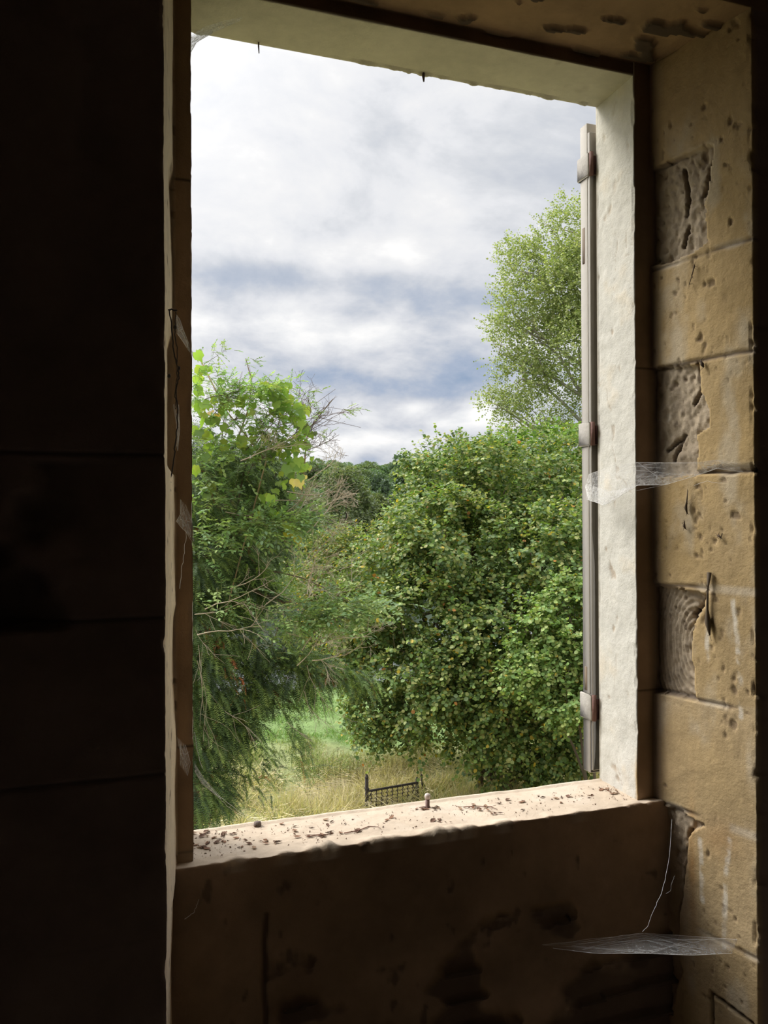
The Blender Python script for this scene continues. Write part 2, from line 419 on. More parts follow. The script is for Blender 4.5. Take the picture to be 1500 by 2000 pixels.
def right_fn(pos, seg, q, nor):
    x, y, z = pos[..., 0], pos[..., 1], pos[..., 2]
    f1 = fbm(pos, 9, 5, 1); f2 = fbm(pos, 45, 4, 2); f3 = fbm(pos, 2.5, 3, 3)
    d = (f1-.5)*.006+(f2-.5)*.0022
    c = np.broadcast_to(WALLC, pos.shape).copy()
    blk = np.floor((z-EYE-.112)/.287)
    hue = vnoise(np.stack([blk*3.7, np.zeros_like(z), np.zeros_like(z)], -1), 5)
    # room face (seg 0) keeps WALLC
    # segs: 0 room face, 1 splay (room edge -> rebate), 2 rebate, 3 jamb, 4 facade
    s = SL-q
    sp = seg == 1
    ct = lerp(TAN, TAN2, np.clip(hue*.8+(f3-.5)*1.6, 0, 1)); ct = ct*(.80+.42*f1)[..., None]
    ct = ct*(.90+.20*fbm(pos*np.array([1, 1, .12]), 70, 2, 63))[..., None]; ct = lerp(ct, np.array([.52, .46, .36]), sst(.52, .75, fbm(pos*np.array([1, 1, .5]), 14, 4, 9))*.5)
    wob = (fbm(pos, 30, 3, 11)-.5)*.016; wob2 = (fbm(pos, 26, 3, 12)-.5)*.016
    rel = np.zeros(z.shape)
    for k_, pl in enumerate(patches):
        m = inpoly(s+wob, z+wob2, pl)&sp
        rg = 1-np.abs(2*fbm(pos*np.array([1, 1, .6]), 26, 5, 21+k_, .6)-1); rg2 = fbm(pos*np.array([1, 1, .7]), 85, 3, 31, .6)
        if k_ == 2:
            rr = np.hypot((s-arcc[0])*1.25, (z-arcc[1])*.62); ring = np.sin(rr*520)*.5+.5
            rg = rg*.4+ring*.35
        dd = -.007-.016*(1-rg)-.011*rg2
        rel = np.where(m, dd, rel)
        gp = GREYP*(.60+.75*rg2)[..., None]; gp = lerp(gp, DARK_BROWN*1.6, sst(.60, .85, 1-rg)*.6)
        ct = np.where(m[..., None], gp, ct)
    wid = .0022+.001*f2
    jl = course_line(z, (f1-.5)*.006)
    j = (1-sst(wid, wid*2.4, jl))*(sst(.35, .5, fbm(pos, 7, 2, 44)))
    rel = rel-j*.005*sp; ct = lerp(ct, DARK_BROWN*1.5, j*.75)
    jw = (1-sst(.004, .016, jl))*sst(.5, .62, fbm(pos, 11, 2, 45)); ct = lerp(ct, np.array([.55, .47, .36]), jw*.55)
    for cl in cracks:
        cdist = segdist(s+wob*.35, z+wob2*.35, cl); m = (1-sst(.002, .006, cdist))*sp
        rel = rel-m*.012; ct = lerp(ct, DARK_BROWN, m*.85)
    for cl in streaks:
        cdist = segdist(s+wob*.3, z, cl); m = (1-sst(.003, .009, cdist))*sst(.3, .6, fbm(pos, 40, 3, 51)); ct = lerp(ct, np.array([.68, .62, .52]), m*.75)
    # rusty stains near the broken block at sill height
    rz = np.exp(-((s-splay(1410, 1640)[0])/.05)**2-((z-splay(1410, 1640)[1])/.045)**2); ct = lerp(ct, np.array([.42, .22, .08]), np.clip(rz*1.4*f1, 0, 1)*.8)
    rz = np.exp(-((s-splay(1352, 1700)[0])/.012)**2-((z-splay(1352, 1700)[1])/.15)**2); ct = lerp(ct, np.array([.42, .23, .08]), np.clip(rz*1.5*f2, 0, 1)*.8)
    # pits
    pit = np.maximum(sst(.76, .84, fbm(pos*np.array([1, 1, .7]), 42, 2, 61)), sst(.72, .80, fbm(pos*np.array([1, 1, .6]), 95, 2, 62))*sst(.35, .6, f3)*.8); rel = rel-pit*.004; ct = lerp(ct, np.array([.16, .11, .07]), pit*.7)
    # shadow and dirt painted into the inner corner; head's shade browned over the top
    ct = lerp(ct, DARK_BROWN*1.3, (1-sst(.0, .030+.03*f1, s))*.88); ct = lerp(ct, BROWN*.8, sst(EYE+.75, EYE+1.2, z)*.6)
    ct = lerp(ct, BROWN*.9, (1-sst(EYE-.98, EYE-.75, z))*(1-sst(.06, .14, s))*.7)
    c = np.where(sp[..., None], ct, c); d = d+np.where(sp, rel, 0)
    # rebate: brown, darker towards the top and the splay corner
    rb = seg == 2
    cb = BROWN*(.55+.75*f1)[..., None]; cb = lerp(cb, DARK_BROWN, sst(.02, .05, q)*0+sst(EYE+.2, EYE+.9, z)*.55)
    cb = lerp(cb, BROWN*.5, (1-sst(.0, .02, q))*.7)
    jj = (1-sst(.001, .004, np.abs(z-COURSE[3])))+(1-sst(.001, .004, np.abs(z-COURSE[6]))); cb = lerp(cb, DARK_BROWN*.5, np.clip(jj, 0, 1)*.8)
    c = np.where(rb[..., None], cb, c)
    # jamb: old cream paint over plaster, hair cracks, stains
    jb = seg == 3
    n5 = fbm(pos*np.array([1, 1, 1.0]), 13, 5, 71)
    cj = CREAM*(.90+.2*n5)[..., None]
    ck = np.abs(fbm(pos*np.array([1, 1, .55]), 5, 5, 72, .55)-.5); crk = (1-sst(.0016, .0060, ck))*sst(.42, .52, fbm(pos, 4, 2, 73))
    cj = lerp(cj, np.array([.40, .34, .27]), crk*.8)
    sp1 = sst(.70, .80, fbm(pos*np.array([1, 1, .6]), 30, 3, 74)); cj = lerp(cj, np.array([.36, .28, .20]), sp1*.7)
    cj = lerp(cj, np.array([.60, .50, .36]), sst(.6, .8, n5)*.4)
    cj = lerp(cj, np.array([.52, .49, .40]), sst(EYE+.6, EYE+1.1, z)*.45)  # grey-green shade under the head painted into the cream
    edge = (1-sst(.0, .012, q))*(1-sst(EYE-.70, EYE-.60, z)) ; cj = lerp(cj, np.array([.42, .27, .10]), edge*.9)
    c = np.where(jb[..., None], cj, c)
    d = d+np.where(jb, (n5-.5)*.006-crk*.0015-sp1*.002, 0)
    chip = sst(.60, .75, fbm(pos, 26, 3, 81)); near = np.minimum(np.where(jb, q, 9), np.where(rb, .05, 9))
    d = d-chip*.004*(near < .008)
    # uneven outer arris of the jamb
    d = d-np.where(jb & (q > .165), (fbm(pos, 38, 4, 82)-.3)*.006, 0)
    fa = seg == 4; c = np.where(fa[..., None], np.broadcast_to(np.array([.5, .45, .36]), pos.shape), c)
    ed = (seg == 0) & (q > 1.2)   # arris of room face
    d = d-np.where(ed | (sp & (q < .01)), sst(.5, .75, fbm(pos*np.array([1, 1, .8]), 22, 3, 83))*.010, 0)
    d = np.where((seg == 4) | ((seg == 0) & (q < 1.0)), 0, d)
    return d, c
zr = np.concatenate([[GZ, -.3], np.arange(0, .2, .05), np.arange(.2, EYE+1.3, .0045), [EYE+1.35, CEIL, 4.6]])
wr = sweep('wall_right', [(2.75, Yro), (Xre, Yro), (Xrc, YD), (Xr, YD), (Xr, Yout), (4.6, Yout)],
           [.02, .0040, .004, .0045, .3], zr, 'z', right_fn)
wr['kind'] = 'structure'

# ---- left side: room face, thin splay, rebate
def cornershift(z):                          # how far the broken splay edge falls back, by height (px 345 -> narrower)
    zz_ = [EYE+v for v in (-1.3, -.95, -.80, -.78, -.50, -.30, -.22, -.19, .09, .10, .36, .40, .55, .72, .76, 1.2)]
    v = [.009, .009, .006, 0, 0, .006, .006, 0, .0, .016, .016, .006, .005, .012, .002, 0]
    return np.interp(z, zz_, v)
def left_fn(pos, seg, q, nor):
    x, y, z = pos[..., 0], pos[..., 1], pos[..., 2]
    f1 = fbm(pos, 8, 5, 101); f2 = fbm(pos, 40, 4, 102)
    d = (f1-.5)*.006+(f2-.5)*.002
    # segs: 0 facade, 1 jamb, 2 rebate, 3 splay, 4 room face
    c = np.broadcast_to(np.array([.5, .45, .36]), pos.shape).copy(); d = np.where(seg == 0, 0, d)
    c = np.where((seg == 1)[..., None], CREAM*(.88+.2*f1)[..., None], c)
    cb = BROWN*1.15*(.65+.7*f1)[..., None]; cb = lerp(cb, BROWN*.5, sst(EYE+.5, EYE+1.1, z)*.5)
    for zc in (EYE-.505, EYE+.74, EYE-.735): cb = lerp(cb, DARK_BROWN*.5, (1-sst(.001, .004, np.abs(z-zc)))*.85)
    cb = lerp(cb, np.array([.34, .27, .19]), (1-sst(EYE-.74, EYE-.72, z))*.6)
    c = np.where((seg == 2)[..., None], cb, c)
    cs = np.array([.86, .70, .50])*(.80+.4*fbm(pos*np.array([1, 1, .25]), 30, 4, 103))[..., None]
    sp1 = sst(.70, .78, fbm(pos, 38, 2, 104)); cs = lerp(cs, np.array([.2, .13, .09]), sp1*.8)
    cs = lerp(cs, np.array([.36, .30, .22]), sst(EYE+.15, EYE+.8, z)*.55)  # fading light painted into the splay, darker towards the top
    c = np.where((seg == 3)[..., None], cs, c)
    L3 = math.hypot(Xlc-Xle, YD-Yro)
    fall = cornershift(z)+(f2-.5)*.003
    d = d-np.where(seg == 3, fall*(1-q/L3), 0)-np.where((seg == 2) & (q > .03), 0, 0)
    rf = seg == 4
    cw = WALLC*(.65+.7*f1)[..., None]
    er = sst(.50, .60, fbm(pos*np.array([1, 1, 1.3]), 4.2, 4, 105))*((z < EYE+.10) & (z > EYE-.2) | (z < EYE-.62) & (z > EYE-.9)) \
        + sst(.60, .66, fbm(pos*np.array([1, 1, 1.2]), 4.5, 4, 106))*(z > EYE+.2)
    er = np.clip(er*sst(.06, .3, q), 0, 1)
    cw = lerp(cw, WALLC*.25, er*.8); jl = course_line(z); j = (1-sst(.001, .003, jl))*sst(.42, .6, fbm(pos, 3, 2, 108)); cw = lerp(cw, WALLC*.4, j*.6)
    c = np.where(rf[..., None], cw, c); d = d-np.where(rf, er*.03+j*.004, 0)
    chip = sst(.5, .8, fbm(pos, 30, 3, 107))*.006
    d = d-np.where((rf & (q < .006)) | ((seg == 3) & (q > L3-.008)), chip, 0)
    d = d-np.where((seg == 2) & (q < .006), chip*.7, 0)
    return d, c
zl = np.concatenate([[GZ, -.3], np.arange(0, .2, .05), np.arange(.2, EYE+1.3, .0055), [EYE+1.35, CEIL, 4.6]])
wl = sweep('wall_left', [(-3.6, Yout), (Xl, Yout), (Xl, YD), (Xlc, YD), (Xle, Yro), (-1.0, Yro), (-2.6, Yro)],
           [.4, .012, .004, .006, .0105, .4], zl, 'z', left_fn)
wl['kind'] = 'structure'

# ---- above: room face, soffit, rebate, painted head, facade
def above_fn(pos, seg, q, nor):
    f1 = fbm(pos, 9, 5, 201); f2 = fbm(pos, 50, 4, 202)
    d = (f1-.5)*.006+(f2-.5)*.002
    # segs 0 room face, 1 soffit, 2 rebate, 3 head, 4 facade
    c = np.broadcast_to(WALLC, pos.shape).copy()
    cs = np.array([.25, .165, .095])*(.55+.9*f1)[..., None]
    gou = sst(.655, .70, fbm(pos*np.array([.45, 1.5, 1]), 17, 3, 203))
    c = np.where((seg == 1)[..., None], lerp(cs, DARK_BROWN*.5, gou*.85), c); d = d-np.where(seg == 1, gou*.010, 0)
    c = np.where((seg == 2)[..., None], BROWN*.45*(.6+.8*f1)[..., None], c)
    ch = np.array([.50, .47, .37])*(.86+.28*f1)[..., None]
    ch = lerp(ch, np.array([.3, .26, .2]), sst(.66, .8, f1)*.5)
    c = np.where((seg == 3)[..., None], ch, c)
    d = d-np.where((seg == 3) & (q > .165), sst(.4, .8, fbm(pos, 26, 5, 204, .6))*.008, 0)
    c = np.where((seg == 4)[..., None], np.broadcast_to(np.array([.5, .45, .36]), pos.shape), c)
    d = np.where((seg == 4) | ((seg == 0)), 0, d)
    return d, c
wa = sweep('wall_above', [(Yro, 4.6), (Yro, ZS), (YD, ZS), (YD, ZH), (Yout, ZH), (Yout, 4.6)],
           [.4, .006, .005, .005, .4], np.arange(Xle-.05, Xre+.06, .0055), 'x', above_fn)
wa['kind'] = 'structure'

# ---- below: facade, sill top, apron face
nick_px = [(640, .9), (618, .5), (840, .55), (860, .6), (880, .6), (850, .8), (980, .4), (770, .35), (560, .3), (460, .4), (1130, .2), (735, .5), (910, .5)]
nick_x = [(on_vplane(p, 1640, (0, Yap), (1, Yap))[0], a) for p, a in nick_px]
def below_fn(pos, seg, q, nor):
    x, y, z = pos[..., 0], pos[..., 1], pos[..., 2]
    f1 = fbm(pos, 8, 5, 301); f2 = fbm(pos, 45, 4, 302)
    d = (f1-.5)*.007+(f2-.5)*.002
    # segs 0 facade, 1 sill top, 2 apron
    c = np.broadcast_to(np.array([.5, .45, .36]), pos.shape).copy()
    cs = np.array([.53, .43, .325])*(.86+.28*f1)[..., None]
    n4 = fbm(pos, 24, 4, 303); cs = lerp(cs, np.array([.45, .36, .27]), sst(.58, .74, n4)*.5); cs = lerp(cs, np.array([.60, .51, .41]), sst(.55, .7, fbm(pos, 12, 3, 304))*.4)
    c = np.where((seg == 1)[..., None], cs, c)
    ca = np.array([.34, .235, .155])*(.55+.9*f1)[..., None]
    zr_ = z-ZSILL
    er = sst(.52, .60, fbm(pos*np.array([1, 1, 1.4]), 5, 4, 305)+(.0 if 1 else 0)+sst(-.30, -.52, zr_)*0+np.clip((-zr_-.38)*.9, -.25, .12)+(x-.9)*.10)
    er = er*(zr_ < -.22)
    ca = lerp(ca, DARK_BROWN*.9, er*.75)
    bk = (np.abs(((z*13.5+(fbm(pos, 6, 2, 307)-.5)*.8) % 1)-.5) > .40); ca = lerp(ca, DARK_BROWN*.6, er*bk*.6)
    sp1 = sst(.72, .80, fbm(pos*np.array([1, 1, .7]), 26, 3, 306)); ca = lerp(ca, DARK_BROWN, sp1*.6)
    # one upright open joint in the apron
    xj = on_vplane(517, 1820, (0, Yap), (1, Yap))[0]
    jv = (1-sst(.003, .010, np.abs(x-xj+(f1-.5)*.02)))*(zr_ < -.12)*sst(.3, .5, f1+.1); ca = lerp(ca, DARK_BROWN*.6, jv*.8)
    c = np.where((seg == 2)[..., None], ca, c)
    d = d-np.where(seg == 2, er*(.012+.015*bk)+sp1*.002+jv*.006, 0)
    # battered front arris
    dist = np.where(seg == 2, q, np.where(seg == 1, (Yout-Yap)-q, 9))
    nk = np.zeros(x.shape)
    for x0, a in nick_x: nk = np.maximum(nk, a*np.exp(-((x-x0)/.022)**2))
    rough = (.25*sst(.45, .8, fbm(pos*np.array([1, 0, 0]), 28, 4, 308))+nk*(.6+.8*f2))*.022
    d = d-np.where(dist < .03, rough*np.clip(1-dist/.03, 0, 1)**.8, 0)
    c = lerp(c, np.array([.55, .46, .35]), np.clip(nk*1.5, 0, 1)*(seg == 2)*(dist < .022))
    d = d-np.where((seg == 1) & (q < .012), (fbm(pos, 15, 3, 309))*.006, 0)
    d = np.where(seg == 0, 0, d)
    return d, c
wb = sweep('wall_below', [(Yout, GZ-.3), (Yout, ZSILL), (Yap, ZSILL), (Yap, -.05)],
           [.8, .0045, .0065], np.arange(Xle-.03, Xre+.06, .0045), 'x', below_fn)
wb['kind'] = 'structure'

# ---- rest of the room
def plain_box(name, lo, hi, colr, mat=m_plain):
    b = MB(); lo = np.array(lo, float); hi = np.array(hi, float); b.box((lo+hi)/2, hi-lo, col=colr); o = b.build(name, mat); o['kind'] = 'structure'; return o
plain_box('floor', (-2.6, -3.2, -.15), (2.75, Yap+.02, 0), (.42, .35, .28))
plain_box('ceiling', (-2.6, -3.2, CEIL), (2.75, Yro+.02, CEIL+.2), (.40, .34, .28))
plain_box('wall_back', (-2.8, -3.4, -.15), (2.95, -3.2, CEIL+.2), (.42, .35, .28))
plain_box('wall_west', (-2.8, -3.2, -.15), (-2.6, Yro+.2, CEIL+.2), (.42, .35, .28))
plain_box('wall_east', (2.75, -3.2, -.15), (2.95, Yro+.2, CEIL+.2), (.42, .35, .28))
plain_box('ceiling_roof', (-3.6, -3.6, 4.6), (4.6, Yout+.1, 4.8), (.2, .12, .1))

# ------------------------------------------------------------------ land outside
def land(x, y):
    """height of the ground"""
    x = np.asarray(x, float); y = np.asarray(y, float)
    P = np.stack([x, y, np.zeros_like(x)], -1)
    z = GZ+(fbm(P, .25, 3, 401)-.5)*.25*sst(3, 12, y)
    z = z-sst(31, 36, y)*1.0*(1-sst(76, 84, y))            # bank down to the river
    hill = 15.5*sst(88, 230, y)*(.86+.3*fbm(P, .012, 2, 402))+2.5*sst(70, 90, y)*0
    return z+hill
gx = np.concatenate([np.linspace(-90, -12, 30), np.arange(-11, 26, .3), np.linspace(27, 220, 60)])
gy = np.concatenate([np.linspace(Yout, 9, 8), np.arange(9.3, 40, .3), np.linspace(41, 300, 100)])
X, Y = np.meshgrid(gx, gy, indexing='ij'); Z = land(X, Y); n, m = X.shape
i = np.arange(n-1)[:, None]*m; j = np.arange(m-1)[None]
Fq = np.stack([i+j, i+m+j, i+m+j+1, i+j+1], -1).reshape(-1, 4)
PP = np.stack([X, Y, Z], -1)
STRAW = np.array([.50, .43, .25]); LAWN = np.array([.23, .33, .12]); MIXG = np.array([.33, .36, .16])
def meadow_tone(P):
    """real colour of the sward: straw close to the house, long mixed grass, then grazed green"""
    d = P[..., 1]*math.cos(YAW)+P[..., 0]*math.sin(YAW)
    nz = fbm(P*np.array([1, 1, 0]), .55, 4, 403); dd = d+(nz-.5)*5
    c = lerp(STRAW, MIXG, sst(.42, .62, nz+.0)*.8*np.ones_like(d))
    c = lerp(c, MIXG, sst(20.5, 22.5, dd)); c = lerp(c, LAWN, sst(23.0, 25.0, dd))
    return c
cg = meadow_tone(PP)*.8
cg = lerp(cg, np.array([.07, .10, .035]), sst(74, 80, Y))
g = mesh('meadow', PP.reshape(-1, 3), Fq, m_ground, None, cg.reshape(-1, 3), True); g['kind'] = 'structure'
b = MB(); b.add([[-90, 33, GZ-.62], [220, 33, GZ-.62], [220, 82, GZ-.62], [-90, 82, GZ-.62]], np.array([[0, 1, 2, 3]]), (.1, .1, .1))
tag(b.build('river', m_water), 'calm pale river glinting behind the trees beyond the green meadow', 'river', kind='stuff')

# ------------------------------------------------------------------ leaves
def unit(v): return v/(np.linalg.norm(v, axis=-1, keepdims=True)+1e-9)
ROUND = (np.array([[0, 0, 0], [.30, -.42, .10], [.74, -.40, .06], [1.05, 0, -.05], [.74, .40, .06], [.30, .42, .10]]), [np.array([[0, 1, 2, 3], [0, 3, 4, 5]])])
OVAL = (np.array([[0, 0, 0], [.35, -.24, .05], [.72, -.19, .03], [1.05, 0, -.06], [.72, .19, .03], [.35, .24, .05]]), [np.array([[0, 1, 2, 3], [0, 3, 4, 5]])])
DIAM = (np.array([[0, 0, 0], [.45, -.26, .05], [1, 0, -.04], [.45, .26, .05]]), [np.array([[0, 1, 2, 3]])])
BLOB = (np.array([[0, 0, 0], [.4, -.5, .1], [1, -.1, 0], [.5, .5, .08]]), [np.array([[0, 1, 2, 3]])])
VINE = (np.array([[0, 0, 0], [-.12, -.32, .04], [.20, -.52, .03], [.55, -.50, -.02], [.70, -.22, .02], [1.08, 0, -.10], [.70, .22, .02], [.55, .50, -.02], [.20, .52, .03], [-.12, .32, .04]]),
        [np.array([[0, 1, 2, 3], [0, 3, 4, 5], [0, 5, 6, 7], [0, 7, 8, 9]])])
NEED = (np.array([[0, -.07, 0], [0, .07, 0], [1, 0, 0]]), [np.array([[0, 1, 2]])])
BLADE = (np.array([[0, -.5, 0], [0, .5, 0], [.55, .38, .10], [.55, -.38, .10], [1, 0, .34]]), [np.array([[0, 1, 2, 3]]), np.array([[3, 2, 4]])])
def leaves(mb, pos, d, nrm, size, shape, col, wid=None):
    """stamp one leaf shape per row; d = pointing direction, nrm = upper face direction"""
    L, Fs = shape; n_ = len(pos); d = unit(d); lat = unit(np.cross(nrm, d)); nr = np.cross(d, lat)
    size = np.broadcast_to(size, (n_,)); wd = size if wid is None else np.broadcast_to(wid, (n_,))
    V = pos[:, None]+size[:, None, None]*(L[None, :, 0:1]*d[:, None]+L[None, :, 2:3]*nr[:, None])+wd[:, None, None]*L[None, :, 1:2]*lat[:, None]
    k = len(L); off = np.arange(n_)[:, None, None]*k
    mb.add(V.reshape(-1, 3), [(f[None]+off).reshape(-1, f.shape[1]) for f in Fs], np.repeat(col, k, axis=0))
def rsph(n_):
    return unit(rng.normal(size=(n_, 3)))
def tones(n_, base, var=.25, extra=(), P=None):
    """per-leaf colours: base palette rows picked at random, plus rare extras [(colour, share)]"""
    base = np.atleast_2d(base); c = base[rng.integers(0, len(base), n_)]*np.array([1.30, 1.18, 1.30])
    c = c*(1+rng.uniform(-var, var, (n_, 1)))
    r = rng.random(n_)
    for cc, sh in extra:
        mk = r < sh; c[mk] = np.array(cc)*(1+rng.uniform(-.2, .2, (mk.sum(), 1))); r[mk] = 2; r = r-sh
    return c
def lobe_anchors(lobes, n_, shell=.55, front=None, clump=.0, cs=1.2, seed=0):
    """points in the outer part of a set of ellipsoids; returns points and outward directions"""
    C = np.array([l[0] for l in lobes]); Rr = np.array([l[1] for l in lobes]); wt = np.array([(r[0]*r[1]*r[2])**(2/3) for r in Rr]); wt /= wt.sum()
    out = []; od = []; tot = 0
    while tot < n_:
        k = rng.choice(len(lobes), n_, p=wt); u = rsph(n_)
        r = shell+(1-shell)*rng.random(n_)**.6
        P = C[k]+u*Rr[k]*r[:, None]
        keep = np.ones(n_, bool)
        if clump: keep &= fbm(P, cs, 3, seed+500) > clump
        if front is not None:                # thinner where nothing can be seen from the house
            back = (P-C[k]) @ np.array([math.sin(YAW), math.cos(YAW), 0])/Rr[k].max(1)
            keep &= rng.random(n_) > np.clip(back, 0, 1)*front
        # skip points deep inside another ellipsoid
        for c_, r_ in zip(C, Rr):
            q = np.linalg.norm((P-c_)/r_, axis=1); keep &= (q > shell*.72) | (rng.random(n_) < .12)
        out.append(P[keep]); od.append(unit(u*Rr[k].mean(1)[:, None]/Rr[k])[keep]); tot += keep.sum()
    return np.concatenate(out)[:n_], np.concatenate(od)[:n_]
def sprigs(mb, P, D, k, length, lsize, shape, pal, var=.25, extra=(), droop=.25, up=.5, spread=.9, wratio=1.0, twig=None, jit=.3):
    """each anchor carries a leafy shoot of k leaves set alternately"""
    n_ = len(P); D = unit(D+rng.normal(size=D.shape)*jit)
    side = unit(np.cross(D, np.array([0, 0, 1.0]))+1e-6); L = length*rng.uniform(.6, 1.3, n_)
    for q in range(k):
        t_ = (q+.5)/k
        pos = P+D*(L*t_)[:, None]+np.array([0, 0, -1.0])*(L*t_*t_*droop)[:, None]
        sg = (1 if q % 2 else -1)
        ld = unit(D*.6+side*sg*spread+rng.normal(size=(n_, 3))*.35+np.array([0, 0, -.25]))
        nr = unit(np.array([0, 0, up])+D*.35+rng.normal(size=(n_, 3))*.38)
        sz = lsize*rng.uniform(.65, 1.2, n_)
        leaves(mb, pos, ld, nr, sz, shape, tones(n_, pal, var, extra), sz*wratio)
    if twig is not None:
        for p_, d_, l_ in zip(P, D, L):
            e = p_+d_*l_+np.array([0, 0, -droop*l_]); s_ = p_-d_*l_*.5
            twig.tube([s_, (s_+e)/2+np.array([0, 0, .05*l_]), e], [.004+.006*l_, .004, .002], 3, (.12, .09, .06), cap=False)
def limb(mb, a, b, r0, r1, col=(.12, .095, .07), bend=.12, n_=7, sides=7, sag=0.0):
    a = np.array(a, float); b = np.array(b, float); t_ = np.linspace(0, 1, n_)[:, None]; L = np.linalg.norm(b-a)
    off = rng.normal(size=3)*bend*L; off2 = rng.normal(size=3)*bend*.4*L
    P = a+(b-a)*t_+off*(np.sin(math.pi*t_))+off2*np.sin(2*math.pi*t_)+np.array([0, 0, -sag*L])*(4*t_*(1-t_))
    mb.tube(P, r0+(r1-r0)*t_[:, 0], sides, col)
    return P
def lob(px, py, d, rx, ry, rz=None):
    c = at(px, py, d); s = d/FPX; rx *= s; ry *= s
    return (c, np.array([rx, rz if rz else (rx+ry)*.5, ry]))
def ground_at(px, d):
    p = at(px, 1000, d); return np.array([p[0], p[1], float(land(p[0], p[1]))])

# --- broad bushy tree with many stems (centre right)
def sublobes(lobes, k=5, f=.48):
    out = list(lobes)
    for c_, r_ in lobes:
        for u in rsph(k):
            if u[1] > .5: continue
            out.append((c_+u*r_*.80, r_*f*rng.uniform(.7, 1.15)))
    return out
def stems_tree(name, base, lobes, nst, r0, label, cat, group=None, barkc=(.12, .095, .07)):
    t_ = empty(name, base); tag(t_, label, cat, group)
    bpy.context.view_layer.update()
    targets = [l[0] for l in lobes]
    targets = [q for q in targets if q[2] > base[2]+2.4 and abs(math.atan2(math.hypot(*(q-base)[:2]), q[2]-base[2])) < .75]
    idx = np.linspace(0, len(targets)-1, nst).astype(int)
    ends = []
    for q, k in enumerate(idx):
        mb = MB(); a = base+np.array([rng.normal()*.28, rng.normal()*.28, -.05])
        P = limb(mb, a, targets[k], r0*rng.uniform(.7, 1.1), r0*.25, barkc, .05, 9)
        for _ in range(3):
            tt = targets[rng.integers(len(targets))]; s_ = P[rng.integers(3, 7)]
            if np.linalg.norm(tt-s_) < 4.5: limb(mb, s_, tt, r0*.45, r0*.12, barkc, .08, 7, 5)
        mb.build('stem', m_bark, t_, True); ends.append(P)
    return t_
bigbase = ground_at(985, 19.9)
D = 20.0
hz = [lob(850, 1000, D+1, 62, 72), lob(900, 930, D+1.5, 90, 75), lob(990, 950, D+1, 110, 95), lob(1100, 970, D+1, 110, 110), lob(790, 1085, D, 75, 75), lob(900, 1070, D-.6, 120, 100),
      lob(1060, 1100, D-.8, 130, 110), lob(720, 1180, D-.3, 95, 85), lob(850, 1210, D-1.2, 125, 95), lob(1000, 1230, D-1.6, 120, 100), lob(1130, 1240, D-.6, 110, 130),
      lob(740, 1310, D-.5, 75, 62), lob(830, 1300, D-1.3, 90, 75), lob(960, 1330, D-1.6, 110, 90), lob(1100, 1370, D-1, 110, 100), lob(730, 1395, D-1, 48, 45), lob(800, 1385, D-1.2, 50, 42), lob(815, 1440, D-1.4, 18, 34), lob(745, 1435, D-1.3, 20, 24),
      lob(965, 1420, D-1.4, 80, 60), lob(1060, 1440, D-1.4, 90, 70), lob(930, 1470, D-1.2, 42, 34), lob(990, 1500, D-1, 55, 42), lob(1080, 1500, D-1.1, 50, 38), lob(1120, 1450, D-1, 60, 60)]
haz = stems_tree('hazel_tree', bigbase, hz, 9, .11, 'large broad many-stemmed hazel with round green leaves filling the middle of the window view', 'tree')
PAL = np.array([[.11, .19, .045], [.15, .23, .05], [.21, .275, .072], [.085, .155, .042], [.26, .29, .095], [.13, .20, .07], [.07, .13, .04]])
mb = MB(); tw = MB()
P, Dn = lobe_anchors(sublobes(hz), 14000, .55, front=.75, clump=.43, cs=1.9, seed=1)
sprigs(mb, P, Dn, 8, .40, .092, ROUND, PAL, .28, [((.55, .40, .06), .018), ((.45, .20, .05), .006), ((.32, .36, .13), .08)], droop=.25, wratio=1.0)
P2_, D2_ = lobe_anchors(hz, 460, .9, front=.9, seed=2)
sprigs(mb, P2_, unit(D2_*.5+np.array([0, 0, .6])), 11, .55, .088, ROUND, PAL*1.15, .25, [((.55, .40, .06), .02)], droop=.05, twig=tw)
mb.build('foliage', m_leaf, haz, False); tw.build('twigs', m_twig, haz)

# --- yellowing tree behind its left side
yl = [lob(665, 1072, 23.5, 55, 42), lob(725, 1062, 23.5, 70, 40), lob(620, 1110, 23, 60, 60), lob(690, 1120, 23, 80, 70), lob(600, 1190, 23, 50, 60), lob(670, 1215, 23, 70, 60), lob(790, 1040, 24, 50, 45), lob(640, 1270, 23, 50, 45)]
yt = stems_tree('hornbeam_tree', ground_at(820, 23.5), yl, 5, .07, 'yellow-flecked bushy tree between the dark yew and the large hazel', 'tree')
mb = MB(); P, Dn = lobe_anchors(sublobes(yl), 3600, .5, front=.7, clump=.42, cs=1.5, seed=3)
sprigs(mb, P, Dn, 8, .42, .10, OVAL, np.array([[.18, .23, .06], [.13, .20, .05], [.24, .26, .08], [.10, .17, .05]]), .28, [((.60, .42, .06), .05), ((.5, .25, .05), .015)], droop=.25)
mb.build('foliage', m_leaf, yt)

